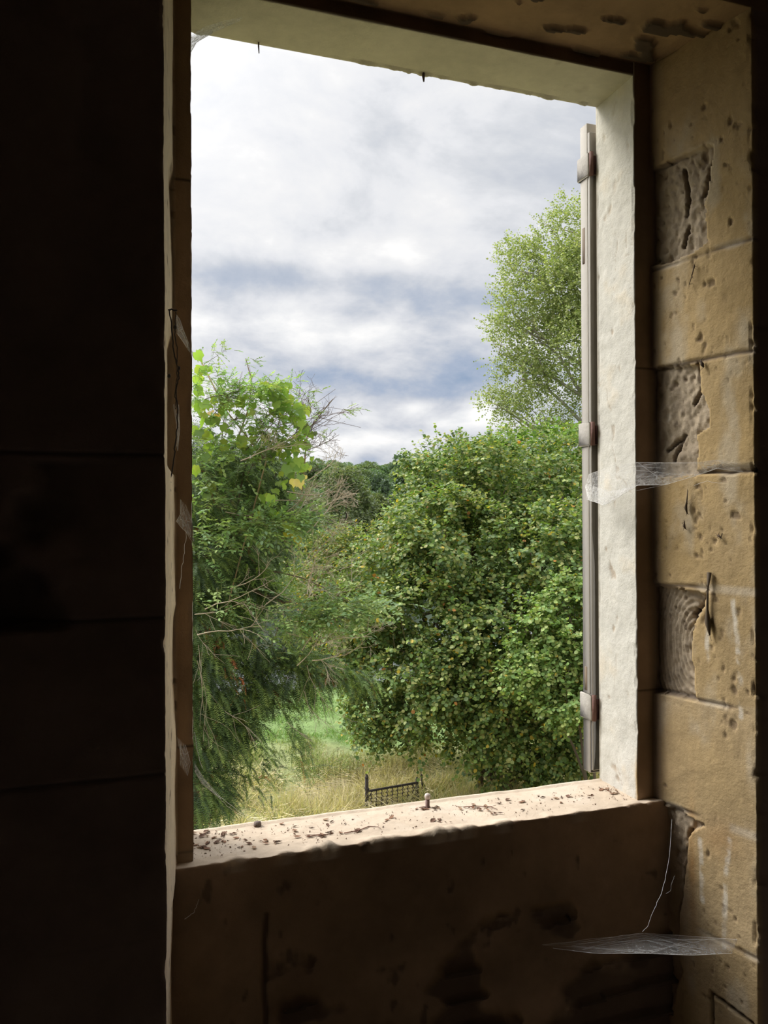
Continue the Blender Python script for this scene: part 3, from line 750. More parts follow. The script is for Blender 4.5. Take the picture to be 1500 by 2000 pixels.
# --- maple-like tree rising behind on the right, and the young one in front
ml = [lob(960, 905, 25, 55, 40), lob(1030, 900, 25, 70, 50), lob(1100, 890, 25.5, 70, 60), lob(1130, 960, 25, 80, 80), lob(880, 930, 25.5, 50, 35), lob(845, 925, 25.5, 35, 30), lob(1000, 980, 25, 90, 60)]
mt_ = stems_tree('field_maple_tree', ground_at(1040, 25.5), ml, 5, .12, 'bright green tree showing its pointed tops above the hazel below the poplar', 'tree')
mb = MB(); tw = MB(); P, Dn = lobe_anchors(ml, 2300, .5, front=.6, clump=.42, cs=1.4, seed=4)
MPAL = np.array([[.14, .25, .05], [.17, .29, .055], [.11, .20, .05], [.20, .27, .08]])
sprigs(mb, P, Dn, 8, .42, .12, ROUND, MPAL, .25, [((.5, .4, .07), .015)], droop=.2)
for (px, py, d_) in [(862, 905, 25), (876, 912, 25), (930, 890, 25), (950, 870, 25), (905, 905, 25), (985, 862, 25), (1010, 858, 25), (1060, 850, 25), (1090, 850, 25), (820, 925, 25), (830, 930, 25.3), (1040, 862, 25), (970, 880, 25)]:
    a = at(px, py+30, d_)
    for _ in range(3):
        sprigs(mb, a[None]+rng.normal(size=(1, 3))*.15, np.array([[rng.normal()*.2, 0, 1.0]]), 12, .95, .12, ROUND, MPAL*1.1, .2, droop=0, twig=tw, jit=.1)
mb.build('foliage', m_leaf, mt_); tw.build('twigs', m_twig, mt_)
fl = [lob(1085, 1190, 17, 36, 38), lob(1125, 1170, 17, 30, 30), lob(1060, 1245, 16.8, 55, 48), lob(1125, 1250, 16.8, 60, 55), lob(1040, 1310, 16.8, 60, 45), lob(1110, 1330, 16.7, 70, 60), lob(1095, 1155, 17, 16, 28)]
ft = stems_tree('young_hazel_tree', ground_at(1165, 16.9), fl, 4, .04, 'young lighter green hazel standing nearest the window beside the open shutter', 'tree')
mb = MB(); tw = MB(); P, Dn = lobe_anchors(sublobes(fl), 2600, .5, front=.6, clump=.43, cs=2.2, seed=5)
FP = np.array([[.20, .29, .075], [.15, .26, .065], [.25, .32, .10], [.12, .21, .06]])
sprigs(mb, P, Dn, 8, .34, .085, ROUND, FP, .25, [((.6, .45, .08), .02)], droop=.2)
P2_, D2_ = lobe_anchors(fl, 60, .9, seed=6)
sprigs(mb, P2_, unit(D2_*.4+np.array([0, 0, .8])), 11, .65, .095, ROUND, FP*1.1, .2, droop=.05, twig=tw)
mb.build('foliage', m_leaf, ft); tw.build('twigs', m_twig, ft)

# --- tall poplar
pl = [lob(1125, 455, 33, 45, 60), lob(1075, 480, 33, 55, 60), lob(1020, 530, 33, 50, 65), lob(1140, 540, 33, 90, 90), lob(1075, 570, 33, 90, 80), lob(1000, 610, 33, 50, 60), lob(1040, 660, 33, 75, 70), lob(1130, 680, 33, 100, 100),
      lob(1020, 740, 33, 60, 50), lob(975, 690, 33, 30, 30), lob(970, 790, 33, 30, 22), lob(1040, 820, 33, 70, 55), lob(1130, 830, 33, 90, 70), lob(1230, 500, 33, 90, 120), lob(1230, 700, 33, 100, 130), lob(1180, 420, 33, 50, 60), lob(1245, 840, 33, 90, 80)]
pb = ground_at(1165, 33)
pt = empty('poplar_tree', pb); tag(pt, 'tall pale green poplar with open airy crown against the clouds', 'tree'); bpy.context.view_layer.update()
mb = MB(); top = at(1150, 420, 33); tr = limb(mb, pb-np.array([0, 0, .2]), top, .20, .03, (.38, .36, .30), .012, 16, 9)
for l in pl:
    k = np.argmin(np.abs(tr[:, 2]-(l[0][2]-2.6))); P_ = limb(mb, tr[k], l[0], .09, .03, (.36, .34, .28), .05, 8, 5)
    for _ in range(6):
        limb(mb, P_[rng.integers(3, 8)], l[0]+rsph(1)[0]*l[1]*.85, .03, .010, (.33, .30, .24), .06, 5, 4)
mb.build('trunk', m_bark, pt, True)
mb = MB(); P, Dn = lobe_anchors(sublobes(pl, 4), 11500, .30, clump=.44, cs=1.3, seed=8)
sprigs(mb, P, unit(Dn+np.array([0, 0, .5])), 7, .55, .088, ROUND, np.array([[.27, .34, .11], [.22, .30, .09], [.33, .38, .16], [.17, .23, .08]]), .25, droop=.1, up=.2, wratio=.9)
mb.build('foliage', m_leaf, pt)

# --- far bank and wooded hill
def crown(name, base, h, r, n_, size, pal, seed, squash=1.0, conif=False, shape=BLOB):
    t_ = empty(name, base); bpy.context.view_layer.update(); base = np.array(base, float)
    mb = MB(); mb.tube([base-[0, 0, .4], base+[0, 0, h*.35], base+[0, 0, h*.75]], [r*.07, r*.05, r*.02], 6, (.12, .10, .08)); mb.build('trunk', m_bark, t_, True)
    lb = []
    if conif:
        for q in range(7):
            f = q/6; lb.append((base+[0, 0, h*(.18+.78*f)], np.array([r*(1.02-.9*f)]*2+[h*.10])))
    else:
        lb.append((base+[0, 0, h*.58], np.array([r*.8, r*.8, h*.34])))
        for q in range(9):
            a = q*2.4; f = rng.uniform(.35, .9); rr = r*(.62 if f < .7 else .36)
            lb.append((base+[math.cos(a)*rr, math.sin(a)*rr, h*f], np.array([r*.42, r*.42, h*.14])))
    mb = MB(); P, Dn = lobe_anchors(lb, n_, .7, seed=seed, clump=.38, cs=1.0)
    sz = size*rng.uniform(.6, 1.3, n_)
    leaves(mb, P, unit(Dn+rng.normal(size=P.shape)*.6), unit(Dn*.6+np.array([0, 0, .7])+rng.normal(size=P.shape)*.3), sz, shape, tones(n_, pal, .22))
    mb.build('foliage', m_leaf, t_)
    return t_
G1 = np.array([[.12, .175, .075], [.14, .195, .085], [.10, .155, .07]]); G2 = np.array([[.075, .12, .065], [.06, .10, .055]]); G3 = np.array([[.15, .20, .09], [.17, .21, .10], [.12, .17, .08]]); G4 = np.array([[.17, .19, .08], [.16, .17, .07]])  # hill greens greyed, aerial haze painted into the leaf colour
p0 = (0, 0, -40)
protos = [crown('hill_tree', p0, 10, 4.4, 5200, .42, G1, 31), crown('hill_tree', p0, 9, 4.8, 5200, .42, G1*np.array([.85, 1.0, 1.0]), 32), crown('hill_tree', p0, 10, 4.2, 4800, .42, G2*1.1, 33), crown('conifer_tree', p0, 12, 3.2, 5000, .40, G2, 34, conif=True), crown('hill_tree', p0, 8.5, 4.6, 4800, .42, G4, 35)]
LBL = ['mid green rounded tree in the wood on the far hill', 'mid green rounded tree in the wood on the far hill', 'dark green tree in the wood on the far hill', 'dark narrow conifer in the wood on the far hill', 'olive brown tree in the wood on the far hill']
GRP = ['green trees in the wood on the far hill', 'green trees in the wood on the far hill', 'dark trees in the wood on the far hill', 'conifers in the wood on the far hill', 'olive trees in the wood on the far hill']
used = [False]*5
rows = []
for y_ in np.arange(98, 236, 8.7):
    a0 = math.radians(-12); a1 = math.radians(27)
    x_ = y_*math.tan(a0)+rng.uniform(0, 4)
    while x_ < y_*math.tan(a1):
        rows.append((x_, y_+rng.uniform(-.4, .4))); x_ += 8.7+rng.uniform(0, .6)
bank = [ground_at(a, b_) for a, b_ in ((790, 120), (900, 100), (560, 96), (676, 86), (745, 92))]
rows = [q for q in rows if all(math.hypot(q[0]-b_[0], q[1]-b_[1]) > 8.2 for b_ in bank)]
for (x_, y_) in rows:
    k = int(rng.choice(5, p=[.36, .28, .14, .12, .10])) if y_ < 150 else int(rng.choice(5, p=[.55, .40, .03, .0, .02]))
    o = protos[k] if not used[k] else copy_tree(protos[k]); used[k] = True
    o.location = (x_, y_, float(land(x_, y_))-.3); o.rotation_euler = (0, 0, rng.uniform(0, 6.28)); s_ = rng.uniform(.76, .90); o.scale = (s_, s_, s_)
    tag(o, LBL[k], 'tree', GRP[k])
for k in range(5):
    if not used[k]: protos[k].location = (60, 160, float(land(60, 160))); tag(protos[k], LBL[k], 'tree', GRP[k])
def far_tree(name, px, topy, d_, wpx, pal, label, n_=7000, size=.3, conif=False, seed=1):
    bs = ground_at(px, d_); tp = at(px, topy, d_); h = tp[2]-bs[2]; r = wpx*d_/FPX/2
    tag(crown(name, bs, h, r, n_, size, pal, seed, conif=conif), label, 'tree')
far_tree('willow_tree', 676, 918, 86, 125, G3, 'grey-green rounded willow on the far river bank', 11000, .28, seed=41)
far_tree('bank_tree', 790, 880, 120, 62, G2*1.3, 'dark round-topped tree standing up from the far wood left of the hazel top', 6000, .36, seed=42)
far_tree('bank_tree', 900, 866, 100, 80, G2*1.3, 'dark tree top peeping over the hazel near the poplar', 6500, .36, seed=43)
far_tree('bank_bush', 612, 1008, 70, 75, G2*1.4, 'dark low bush on the far bank below the willow', 6000, .26, seed=44)
far_tree('bank_tree', 745, 960, 92, 90, G3*.8, 'dull green tree on the far bank right of the willow', 7000, .30, seed=45)
far_tree('bank_tree', 560, 940, 96, 110, G1*.9, 'green tree on the far bank seen through the bare twigs', 7000, .30, seed=46)

# ------------------------------------------------------------------ meadow grass
N = 215000
ang = rng.uniform(math.radians(-14), math.radians(36), N); dist = 11.5+22*rng.random(N)**1.25
gxv = dist*np.sin(ang); gyv = dist*np.cos(ang); P = np.stack([gxv, gyv, land(gxv, gyv)-.02], -1)
dd = P[:, 1]*math.cos(YAW)+P[:, 0]*math.sin(YAW)
h = np.where(dd < 23.5, .34, .13)*rng.uniform(.4, 1.3, N)*(.1+1.7*sst(.3, .7, fbm(P*np.array([1, 1, 0]), 1.1, 3, 411)))
lay = fbm(P*np.array([1, 1, 0]), .6, 3, 412)
dr = unit(rng.normal(size=(N, 3))*np.array([1, 1, 0])*(.45+1.0*sst(.45, .6, lay))[:, None]+np.array([.15, 0, .8]))
base_c = meadow_tone(P)
strawm = rng.random(N) < np.where(dd < 21.5, .55, np.where(dd < 23.5, .35, .06))
cgr = np.where(strawm[:, None], np.array([.62, .53, .33])*rng.uniform(.6, 1.25, (N, 1)), base_c*rng.uniform(.65, 1.25, (N, 1))+np.array([-.02, .02, 0])*rng.random((N, 1)))
h = h*np.where((np.abs((P-ground_at(768, 18.7)) @ R_) < .85) & (dd > 16.5) & (dd < 19.2), .45, 1.0)
mb = MB(); leaves(mb, P, dr, unit(rng.normal(size=(N, 3))+np.array([0, -1.0, .3])), h, BLADE, np.clip(cgr, .02, 1), .012+.010*rng.random(N))
tag(mb.build('meadow_grass', m_grass), 'long straw-coloured and green grass over the meadow', 'grass', kind='stuff')

n_ = 13500; ang = rng.uniform(math.radians(-14), math.radians(36), n_); dist = 11.5+11*rng.random(n_)**1.1
gxv = dist*np.sin(ang); gyv = dist*np.cos(ang); P = np.stack([gxv, gyv, land(gxv, gyv)+.10+.16*rng.random(n_)], -1)
cl = fbm(P*np.array([1, 1, 0]), .8, 3, 415); kp = rng.random(n_) < sst(.38, .60, cl); P = P[kp]; n_ = len(P)
fl_ = fbm(P*np.array([1, 1, 0]), .5, 2, 416)*9
mb = MB(); leaves(mb, P, unit(np.stack([np.cos(fl_), np.sin(fl_), 0*fl_+.12], -1)+rng.normal(size=(n_, 3))*np.array([.45, .45, .22])), unit(rng.normal(size=(n_, 3))+np.array([0, -.5, 1.2])), rng.uniform(.25, .75, n_), BLADE, np.array([.74, .64, .42])*rng.uniform(.6, 1.15, (n_, 1)), .014)
tag(mb.build('straw', m_grass), 'pale dry straw lying in swathes over the near meadow', 'straw', kind='stuff')
def weed(px, d_, h_, n_, pal, label, name='weed_clump', spread=.35, shape=OVAL, ls=.07):
    bs = ground_at(px, d_); t_ = empty(name, bs); tag(t_, label, 'weed'); bpy.context.view_layer.update()
    mb = MB(); st = mb
    for _ in range(n_):
        a = bs+np.array([rng.normal()*spread, rng.normal()*spread, -.03]); dv = unit(np.array([rng.normal()*.25, rng.normal()*.25, 1.0])); L = h_*rng.uniform(.6, 1.1)
        sprigs(mb, a[None], dv[None], 9, L, ls, shape, pal, .25, droop=.08, jit=.02)
        st.tube([a, a+dv*L*.5, a+dv*L], [.006, .004, .002], 3, (.25, .22, .10), cap=False)
    mb.build('foliage', m_leaf, t_)
weed(400, 13.2, .95, 60, np.array([[.09, .19, .04], [.14, .25, .05]]), 'bright green leafy weeds at the foot of the yew beside the left jamb', spread=.35)
weed(620, 21.0, .8, 55, np.array([[.20, .24, .09], [.15, .2, .07]]), 'tall rough weed clump under the hanging yew spray', spread=.5, ls=.06)
weed(700, 21.3, .75, 45, np.array([[.20, .22, .09], [.24, .22, .10]]), 'rough brown-green weed clump left of the iron gate', spread=.45, ls=.055)
weed(775, 21.6, .7, 40, np.array([[.22, .24, .10]]), 'grassy weed clump behind the iron gate', spread=.4, ls=.05)
weed(865, 21.8, .95, 50, np.array([[.30, .27, .15], [.24, .25, .11]]), 'pale seeding weeds beside the left foot of the hazel', spread=.4, ls=.05)
weed(575, 17.7, .45, 40, np.array([[.13, .17, .06], [.10, .13, .05]]), 'low dark tussock in the straw grass left of the gate', name='grass_tussock', spread=.3, ls=.05)
weed(1120, 19.5, .4, 40, np.array([[.2, .25, .08]]), 'low green weeds right of the hazel foot by the shutter', spread=.5, ls=.05)

# ------------------------------------------------------------------ yew close to the window
DY = 7.0
yb = ground_at(300, DY+.3)
yew = empty('yew_tree', yb); tag(yew, 'dark yew with drooping needle sprays just outside the left jamb', 'tree'); bpy.context.view_layer.update()
mb = MB(); tp = at(330, 850, DY+.3); ytr = limb(mb, yb-np.array([0, 0, .2]), tp, .24, .012, (.17, .10, .07), .02, 14, 9)
mb.build('trunk', m_bark, yew, True)
yboughs = [((300, 1150), (450, 1290), (575, 1375), .040), ((300, 1250), (450, 1400), (500, 1440), .06), ((300, 1000), (450, 1000), (560, 1060), .035), ((300, 950), (420, 900), (540, 900), .03),
           ((300, 1180), (560, 1305), (690, 1322), .02), ((300, 1300), (380, 1420), (420, 1560), .03), ((300, 1050), (420, 1120), (560, 1180), .035)]
for a, b_, c_, r in yboughs:
    mb = MB(); A, B, C = at(*a, DY+.25), at(*b_, DY), at(*c_, DY-.1); t_ = np.linspace(0, 1, 12)[:, None]
    Pq = (1-t_)**2*A+2*t_*(1-t_)*(2*B-(A+C)/2)+t_**2*C
    Pq = Pq+rng.normal(size=Pq.shape)*.012
    mb.tube(Pq, r*(1-.75*t_[:, 0]), 7, (.20, .13, .09)); mb.build('bough', m_bark, yew, True)
ylb = [lob(410, 960, DY, 95, 80, .5), lob(470, 920, DY, 90, 50, .4), lob(520, 950, DY, 55, 55, .3), lob(395, 1090, DY, 100, 100, .5), lob(500, 1080, DY+.1, 55, 60, .3), lob(410, 1220, DY, 110, 95, .5), lob(510, 1235, DY, 70, 70, .35),
       lob(420, 1330, DY, 100, 80, .5), lob(520, 1330, DY, 60, 45, .3), lob(395, 1430, DY-.1, 75, 70, .4), lob(470, 1400, DY, 40, 40, .3), lob(395, 1520, DY-.2, 45, 60, .3), lob(600, 1315, DY-.1, 55, 28, .25), lob(300, 1200, DY+.2, 120, 350, .9), lob(430, 1570, DY-.3, 18, 40, .1), lob(230, 1010, DY+.3, 130, 130, .7), lob(330, 880, DY+.3, 90, 95, .5), lob(190, 1250, DY+.3, 140, 130, .8), lob(230, 1450, DY+.3, 130, 120, .8), lob(300, 1640, DY+.2, 110, 100, .6)]
YP = np.array([[.06, .105, .038], [.08, .14, .042], [.115, .19, .050], [.045, .08, .036], [.16, .24, .06]])
def fronds(mb, P, D0, L, npair, nl, pal, twc=(.16, .15, .07), rust=.012, hang=.9):
    """hanging shoots carrying two ranks of flat needles"""
    n_ = len(P); D0 = unit(D0); L = L*rng.uniform(.6, 1.35, n_); ns = 5
    side = unit(np.cross(D0, np.array([0, 0, 1.0]))+rng.normal(size=(n_, 3))*.3); c0 = tones(n_, pal, .25, [((.36, .13, .05), rust)])
    prev = P; path = [P]; dcur = D0
    for q in range(ns):
        dcur = unit(dcur+np.array([0, 0, -1.0])*hang/ns*1.6); path.append(path[-1]+dcur*(L/ns)[:, None])
    path = np.stack(path, 1)
    for q in range(npair):
        t_ = (q+.5)/npair*ns; k = int(t_); f = t_-k; pos = path[:, k]*(1-f)+path[:, k+1]*f; dv = unit(path[:, k+1]-path[:, k])
        for sg in (-1, 1):
            ld = unit(dv*.75+side*sg+rng.normal(size=(n_, 3))*.15); sz = nl*rng.uniform(.7, 1.15, n_)*(1-.5*(q/npair)**3)
            leaves(mb, pos, ld, unit(np.cross(side, dv)+rng.normal(size=(n_, 3))*.2), sz, NEED, c0*rng.uniform(.8, 1.2, (n_, 1))*(1.25 if q > npair*.75 else 1), sz*1.8)
    return path
mb = MB(); P, Dn = lobe_anchors(sublobes(ylb, 3), 27000, .40, clump=.42, cs=4.0, seed=9)
vis = ((P-CAM) @ R_)/((P-CAM) @ F_)*FPX+750
keep = (vis > 350) | (rng.random(len(P)) < .5); P = P[keep]; Dn = Dn[keep]
fronds(mb, P, unit(Dn*.7+np.array([.35, -.2, .1])), .18, 12, .032, YP)
def along(pts, n_, d_, jit):
    pts = np.array(pts, float); t_ = rng.random(n_)*(len(pts)-1); k = t_.astype(int); f = t_-k; k2 = np.minimum(k+1, len(pts)-1)
    q = pts[k]*(1-f)[:, None]+pts[k2]*f[:, None]
    return np.array([at(a, b_, d_) for a, b_ in q])+rng.normal(size=(n_, 3))*jit
for pts, n_, L in [([(500, 1440), (560, 1480), (600, 1500)], 40, .22), ([(540, 1280), (640, 1312), (730, 1330)], 320, .17), ([(560, 1400), (580, 1440), (590, 1490)], 70, .22), ([(380, 1450), (420, 1530), (440, 1580)], 120, .18),
                   ([(450, 1440), (480, 1500), (500, 1540)], 70, .16), ([(380, 1300), (460, 1440)], 200, .2), ([(440, 880), (540, 950), (580, 1040)], 160, .30), ([(620, 1300), (560, 1370)], 120, .25), ([(490, 1460), (540, 1520)], 40, .14), ([(520, 1370), (640, 1370)], 60, .16)]:
    P = along(pts, n_, DY-.1, .05); fronds(mb, P, unit(np.array([.5, -.1, -.2])+rng.normal(size=(n_, 3))*.4), L, 15, .028, YP*1.3, rust=.02)
for (px, py) in [(640, 1130), (440, 1180), (430, 1240), (480, 1190), (545, 1140), (560, 1240), (400, 1010), (520, 1010), (410, 1300), (500, 1120)]:  # brighter fresh tips
    P = at(px, py, DY-.25)[None]+rng.normal(size=(60, 3))*np.array([.10, .1, .06]); fronds(mb, P, unit(rng.normal(size=(60, 3))*.5+np.array([.5, 0, .1])), .12, 13, .022, np.array([[.17, .28, .05], [.13, .23, .05]]), rust=0, hang=.5)
for (px, py) in [(425, 1262), (415, 1240), (465, 1335), (450, 1310)]:
    P = at(px, py, DY-.35)[None]+rng.normal(size=(9, 3))*np.array([.04, .05, .05]); fronds(mb, P, unit(rng.normal(size=(9, 3))*.5+np.array([.2, 0, -.4])), .09, 11, .020, np.array([[.40, .13, .05]]), rust=0)
mb.build('foliage', m_needle, yew)

# --- bare twiggy shrub and its leafy relatives tangled in the yew
def twigs(mb, a, dv, L, r, depth, col, spread=.55, nb=4, sag=.0):
    a = np.array(a, float); dv = unit(np.array(dv, float)); n_ = 6; P = [a]; d_ = dv.copy()
    for q in range(n_):
        d_ = unit(d_+rng.normal(size=3)*.13+np.array([0, 0, -sag])); P.append(P[-1]+d_*L/n_)
    mb.tube(P, np.linspace(r, max(r*.35, .0011), n_+1), 4 if r > .004 else 3, col, cap=False)
    if depth > 0:
        for q in range(nb):
            k = rng.integers(1, n_); twigs(mb, P[k], unit(P[min(k+1, n_)]-P[k-1])+rng.normal(size=3)*spread, L*rng.uniform(.4, .65), r*.55, depth-1, col, spread, nb, sag)
    return P[-1]
TC = (.36, .30, .22); TD = (.14, .10, .085)
sb = ground_at(352, 7.6); dead = empty('dead_shrub', sb); tag(dead, 'bare grey twiggy shrub tangled in front of the yew', 'shrub'); bpy.context.view_layer.update()
mb = MB()
for (px, py, tx, ty) in [(590, 1600, 560, 1180), (600, 1600, 610, 1150)]:
    a_ = at(360, 1500, 7.5); limb(mb, sb-np.array([0, 0, .05]), a_, .024, .016, TC, .01, 7, 6); limb(mb, a_, at(tx, ty, 7.4), .016, .006, TC, .05, 9, 6)
mb.build('stem', m_bark, dead, True)
mb = MB()
for (px, py, vx, vz, L, dp, c_) in [(600, 1000, .8, .3, .45, 3, TC), (560, 960, 1, -.2, .4, 3, TC), (520, 980, 1, .2, .35, 3, TC), (470, 900, .8, .5, .5, 3, TC), (600, 1040, .7, .6, .45, 3, TC), (560, 1190, .8, .5, .5, 3, TC), (590, 1270, .3, .9, .5, 3, TC),
                                    (620, 1260, .9, .2, .45, 3, TC), (400, 1190, 1, .4, .6, 2, TC), (385, 1240, .9, .35, .5, 2, TC), (380, 1200, 1, .1, .5, 2, TC), (440, 1000, 1, -.4, .5, 2, TC), (600, 1160, .2, 1, .5, 3, TC), (540, 1050, .7, .7, .5, 3, TC),
                                    (610, 1290, .7, -.1, .4, 3, TC), (520, 1180, .6, .6, .5, 3, TC), (450, 1150, .9, .5, .4, 2, TC), (600, 1100, .6, .8, .4, 3, TC), (580, 1300, .9, .6, .4, 3, TC), (600, 940, .9, .3, .4, 3, TC), (560, 1000, .9, .6, .4, 3, TC), (640, 1180, .6, .6, .4, 3, TC)]:
    twigs(mb, at(px, py, 6.25+rng.uniform(-.1, .3)), (vx*R_[0], vx*R_[1], vz), L, .0045, dp, np.array(c_)*1.25, .6, 4)
for (px, py, qx, qy) in [(385, 1290, 400, 1450), (388, 1260, 395, 1420), (382, 1230, 425, 1310), (440, 1390, 520, 1440), (560, 1410, 610, 1450), (595, 1350, 600, 1440), (480, 1420, 505, 1445), (600, 1300, 615, 1440)]:
    a = at(px, py, 6.4); e = at(qx, qy, 6.4); twigs(mb, a, e-a, np.linalg.norm(e-a), .0028, 1, TC, .5, 4)
mb.build('twigs', m_twig, dead)

def compound(mb, P, D0, L, k, ls, pal, tw=None):
    n_ = len(P); D0 = unit(D0); side = unit(np.cross(D0, np.array([0, 0, 1.0]))); c0 = tones(n_, pal, .2)
    for q in range(k):
        t_ = .35+.65*q/(k-1); pos = P+D0*(L*t_)[:, None]+np.array([0, 0, -1.0])*(L*.25*t_*t_)[:, None]
        for sg in ((-1, 1) if q < k-1 else (0,)):
            ld = unit(D0*(.7 if sg else 1)+side*sg*.9+np.array([0, 0, -.15])+rng.normal(size=(n_, 3))*.12); sz = ls*rng.uniform(.8, 1.15, n_)
            leaves(mb, pos, ld, unit(np.array([0, 0, 1.0])+rng.normal(size=(n_, 3))*.25), sz, OVAL, c0, sz*1.1)
    if tw is not None:
        for a, d_, l in zip(P, D0, L): tw.tube([a, a+d_*l*.5+np.array([0, 0, -.06*l]), a+d_*l+np.array([0, 0, -.25*l])], [.0018, .0014, .0008], 3, (.2, .22, .08), cap=False)
EP = np.array([[.19, .30, .10], [.15, .27, .10], [.25, .36, .12], [.14, .23, .11]])
eb = ground_at(340, 7.5); eld = empty('elder_bush', eb); tag(eld, 'elder with fresh feathery green leaf sprays growing up through the yew', 'shrub'); bpy.context.view_layer.update()
mb = MB(); tw = MB(); st = MB()
limb(st, eb-np.array([0, 0, .1]), at(400, 1100, 7.2), .05, .022, (.25, .21, .15), .03, 10, 7); k0 = at(400, 1100, 7.2)
for (px, py) in [(500, 1030), (580, 1015), (620, 1180), (690, 1180), (440, 800), (540, 820), (560, 770), (480, 700), (650, 780)]: limb(st, k0, at(px, py, 6.8), .014, .004, (.22, .18, .13), .06, 8, 5)
st.build('stem', m_bark, eld, True)
def spray(cx, cy, rx, ry, n_, L, k, ls, pal, d_=6.35, dj=.22, vx=.6, vz=.2):
    u = rng.normal(size=(n_, 2))*.5; P = np.array([at(cx+rx*a, cy+ry*b_, d_+rng.uniform(-dj, dj)) for a, b_ in u])
    compound(mb, P, rng.normal(size=(n_, 3))*.6+np.array([vx*R_[0], vx*R_[1]-.2, vz]), L*rng.uniform(.7, 1.2, n_), k, ls, pal, tw)
for a in [(500, 1025, 90, 25, 130, .15, 4, .045, EP), (590, 1010, 45, 18, 45, .15, 4, .045, EP*1.1), (420, 1050, 60, 30, 60, .15, 4, .045, EP), (560, 1030, 60, 20, 50, .15, 4, .045, EP*1.2),
          (640, 1195, 90, 30, 150, .15, 4, .045, EP), (700, 1180, 40, 22, 50, .15, 4, .045, EP*1.1), (560, 1240, 70, 40, 50, .14, 4, .04, EP), (440, 1175, 60, 40, 30, .14, 4, .04, EP), (600, 1210, 70, 40, 70, .14, 4, .042, EP),
          (460, 880, 100, 50, 100, .14, 4, .045, EP*.9), (410, 950, 50, 60, 60, .14, 4, .045, EP*.8), (520, 860, 70, 40, 55, .13, 4, .040, EP*1.1), (540, 810, 60, 30, 45, .12, 4, .036, EP*1.15),
          (450, 770, 90, 28, 170, .11, 4, .030, EP*1.35), (520, 755, 50, 18, 90, .10, 4, .028, EP*1.2), (430, 740, 60, 12, 50, .10, 4, .026, EP*1.3),
          (425, 687, 34, 10, 16, .10, 4, .024, EP*1.1), (408, 715, 20, 14, 8, .10, 4, .024, EP*1.1), (487, 708, 15, 9, 7, .08, 4, .024, EP), (615, 765, 18, 7, 7, .08, 4, .022, EP), (612, 785, 22, 5, 7, .08, 4, .022, EP),
          (680, 800, 20, 8, 10, .08, 4, .022, EP), (635, 848, 18, 4, 6, .07, 4, .020, EP), (480, 820, 110, 50, 80, .11, 4, .034, EP*1.1)]: spray(*a)
tw_ = MB()
for (pts, r) in [([(440, 900), (500, 790), (487, 715)], .0035), ([(560, 880), (600, 800), (655, 760)], .0035), ([(545, 830), (620, 815), (705, 835)], .0035), ([(590, 850), (650, 815), (700, 790)], .003), ([(560, 840), (600, 800), (640, 795), (690, 803)], .0028),
                 ([(380, 760), (400, 710), (440, 685)], .003), ([(600, 880), (620, 860), (645, 845)], .002), ([(570, 900), (620, 880), (640, 885)], .0015)]:
    tw_.tube([at(a, b_, 6.7) for a, b_ in pts], np.linspace(r, r*.4, len(pts)), 4, TD)
for (px, py, vx, vz, L, dp) in [(500, 840, .9, .6, .4, 3), (440, 850, .3, 1, .4, 3), (560, 820, .7, .7, .3, 3), (480, 930, .6, .9, .4, 3), (420, 860, .6, .8, .45, 3), (480, 880, .5, .9, .5, 3), (530, 880, .6, .8, .45, 3), (560, 860, .9, .5, .4, 3), (390, 830, .8, .6, .4, 3), (600, 880, .9, .4, .3, 3), (450, 820, .9, .4, .4, 3), (620, 815, .9, .1, .28, 2), (500, 900, .9, .5, .5, 3), (590, 840, .8, .5, .3, 2), (400, 780, .8, .4, .4, 2), (560, 920, .8, .3, .35, 3)]:
    twigs(tw_, at(px, py, 6.45+rng.uniform(-.2, .3)), (vx*R_[0], vx*R_[1], vz), L, .004, dp, TD, .6, 4)
mb.build('leaves', m_leaf, eld); tw.build('leaf_stalks', m_twig, eld); tw_.build('twigs', m_twig, eld)['kind'] = 'stuff'

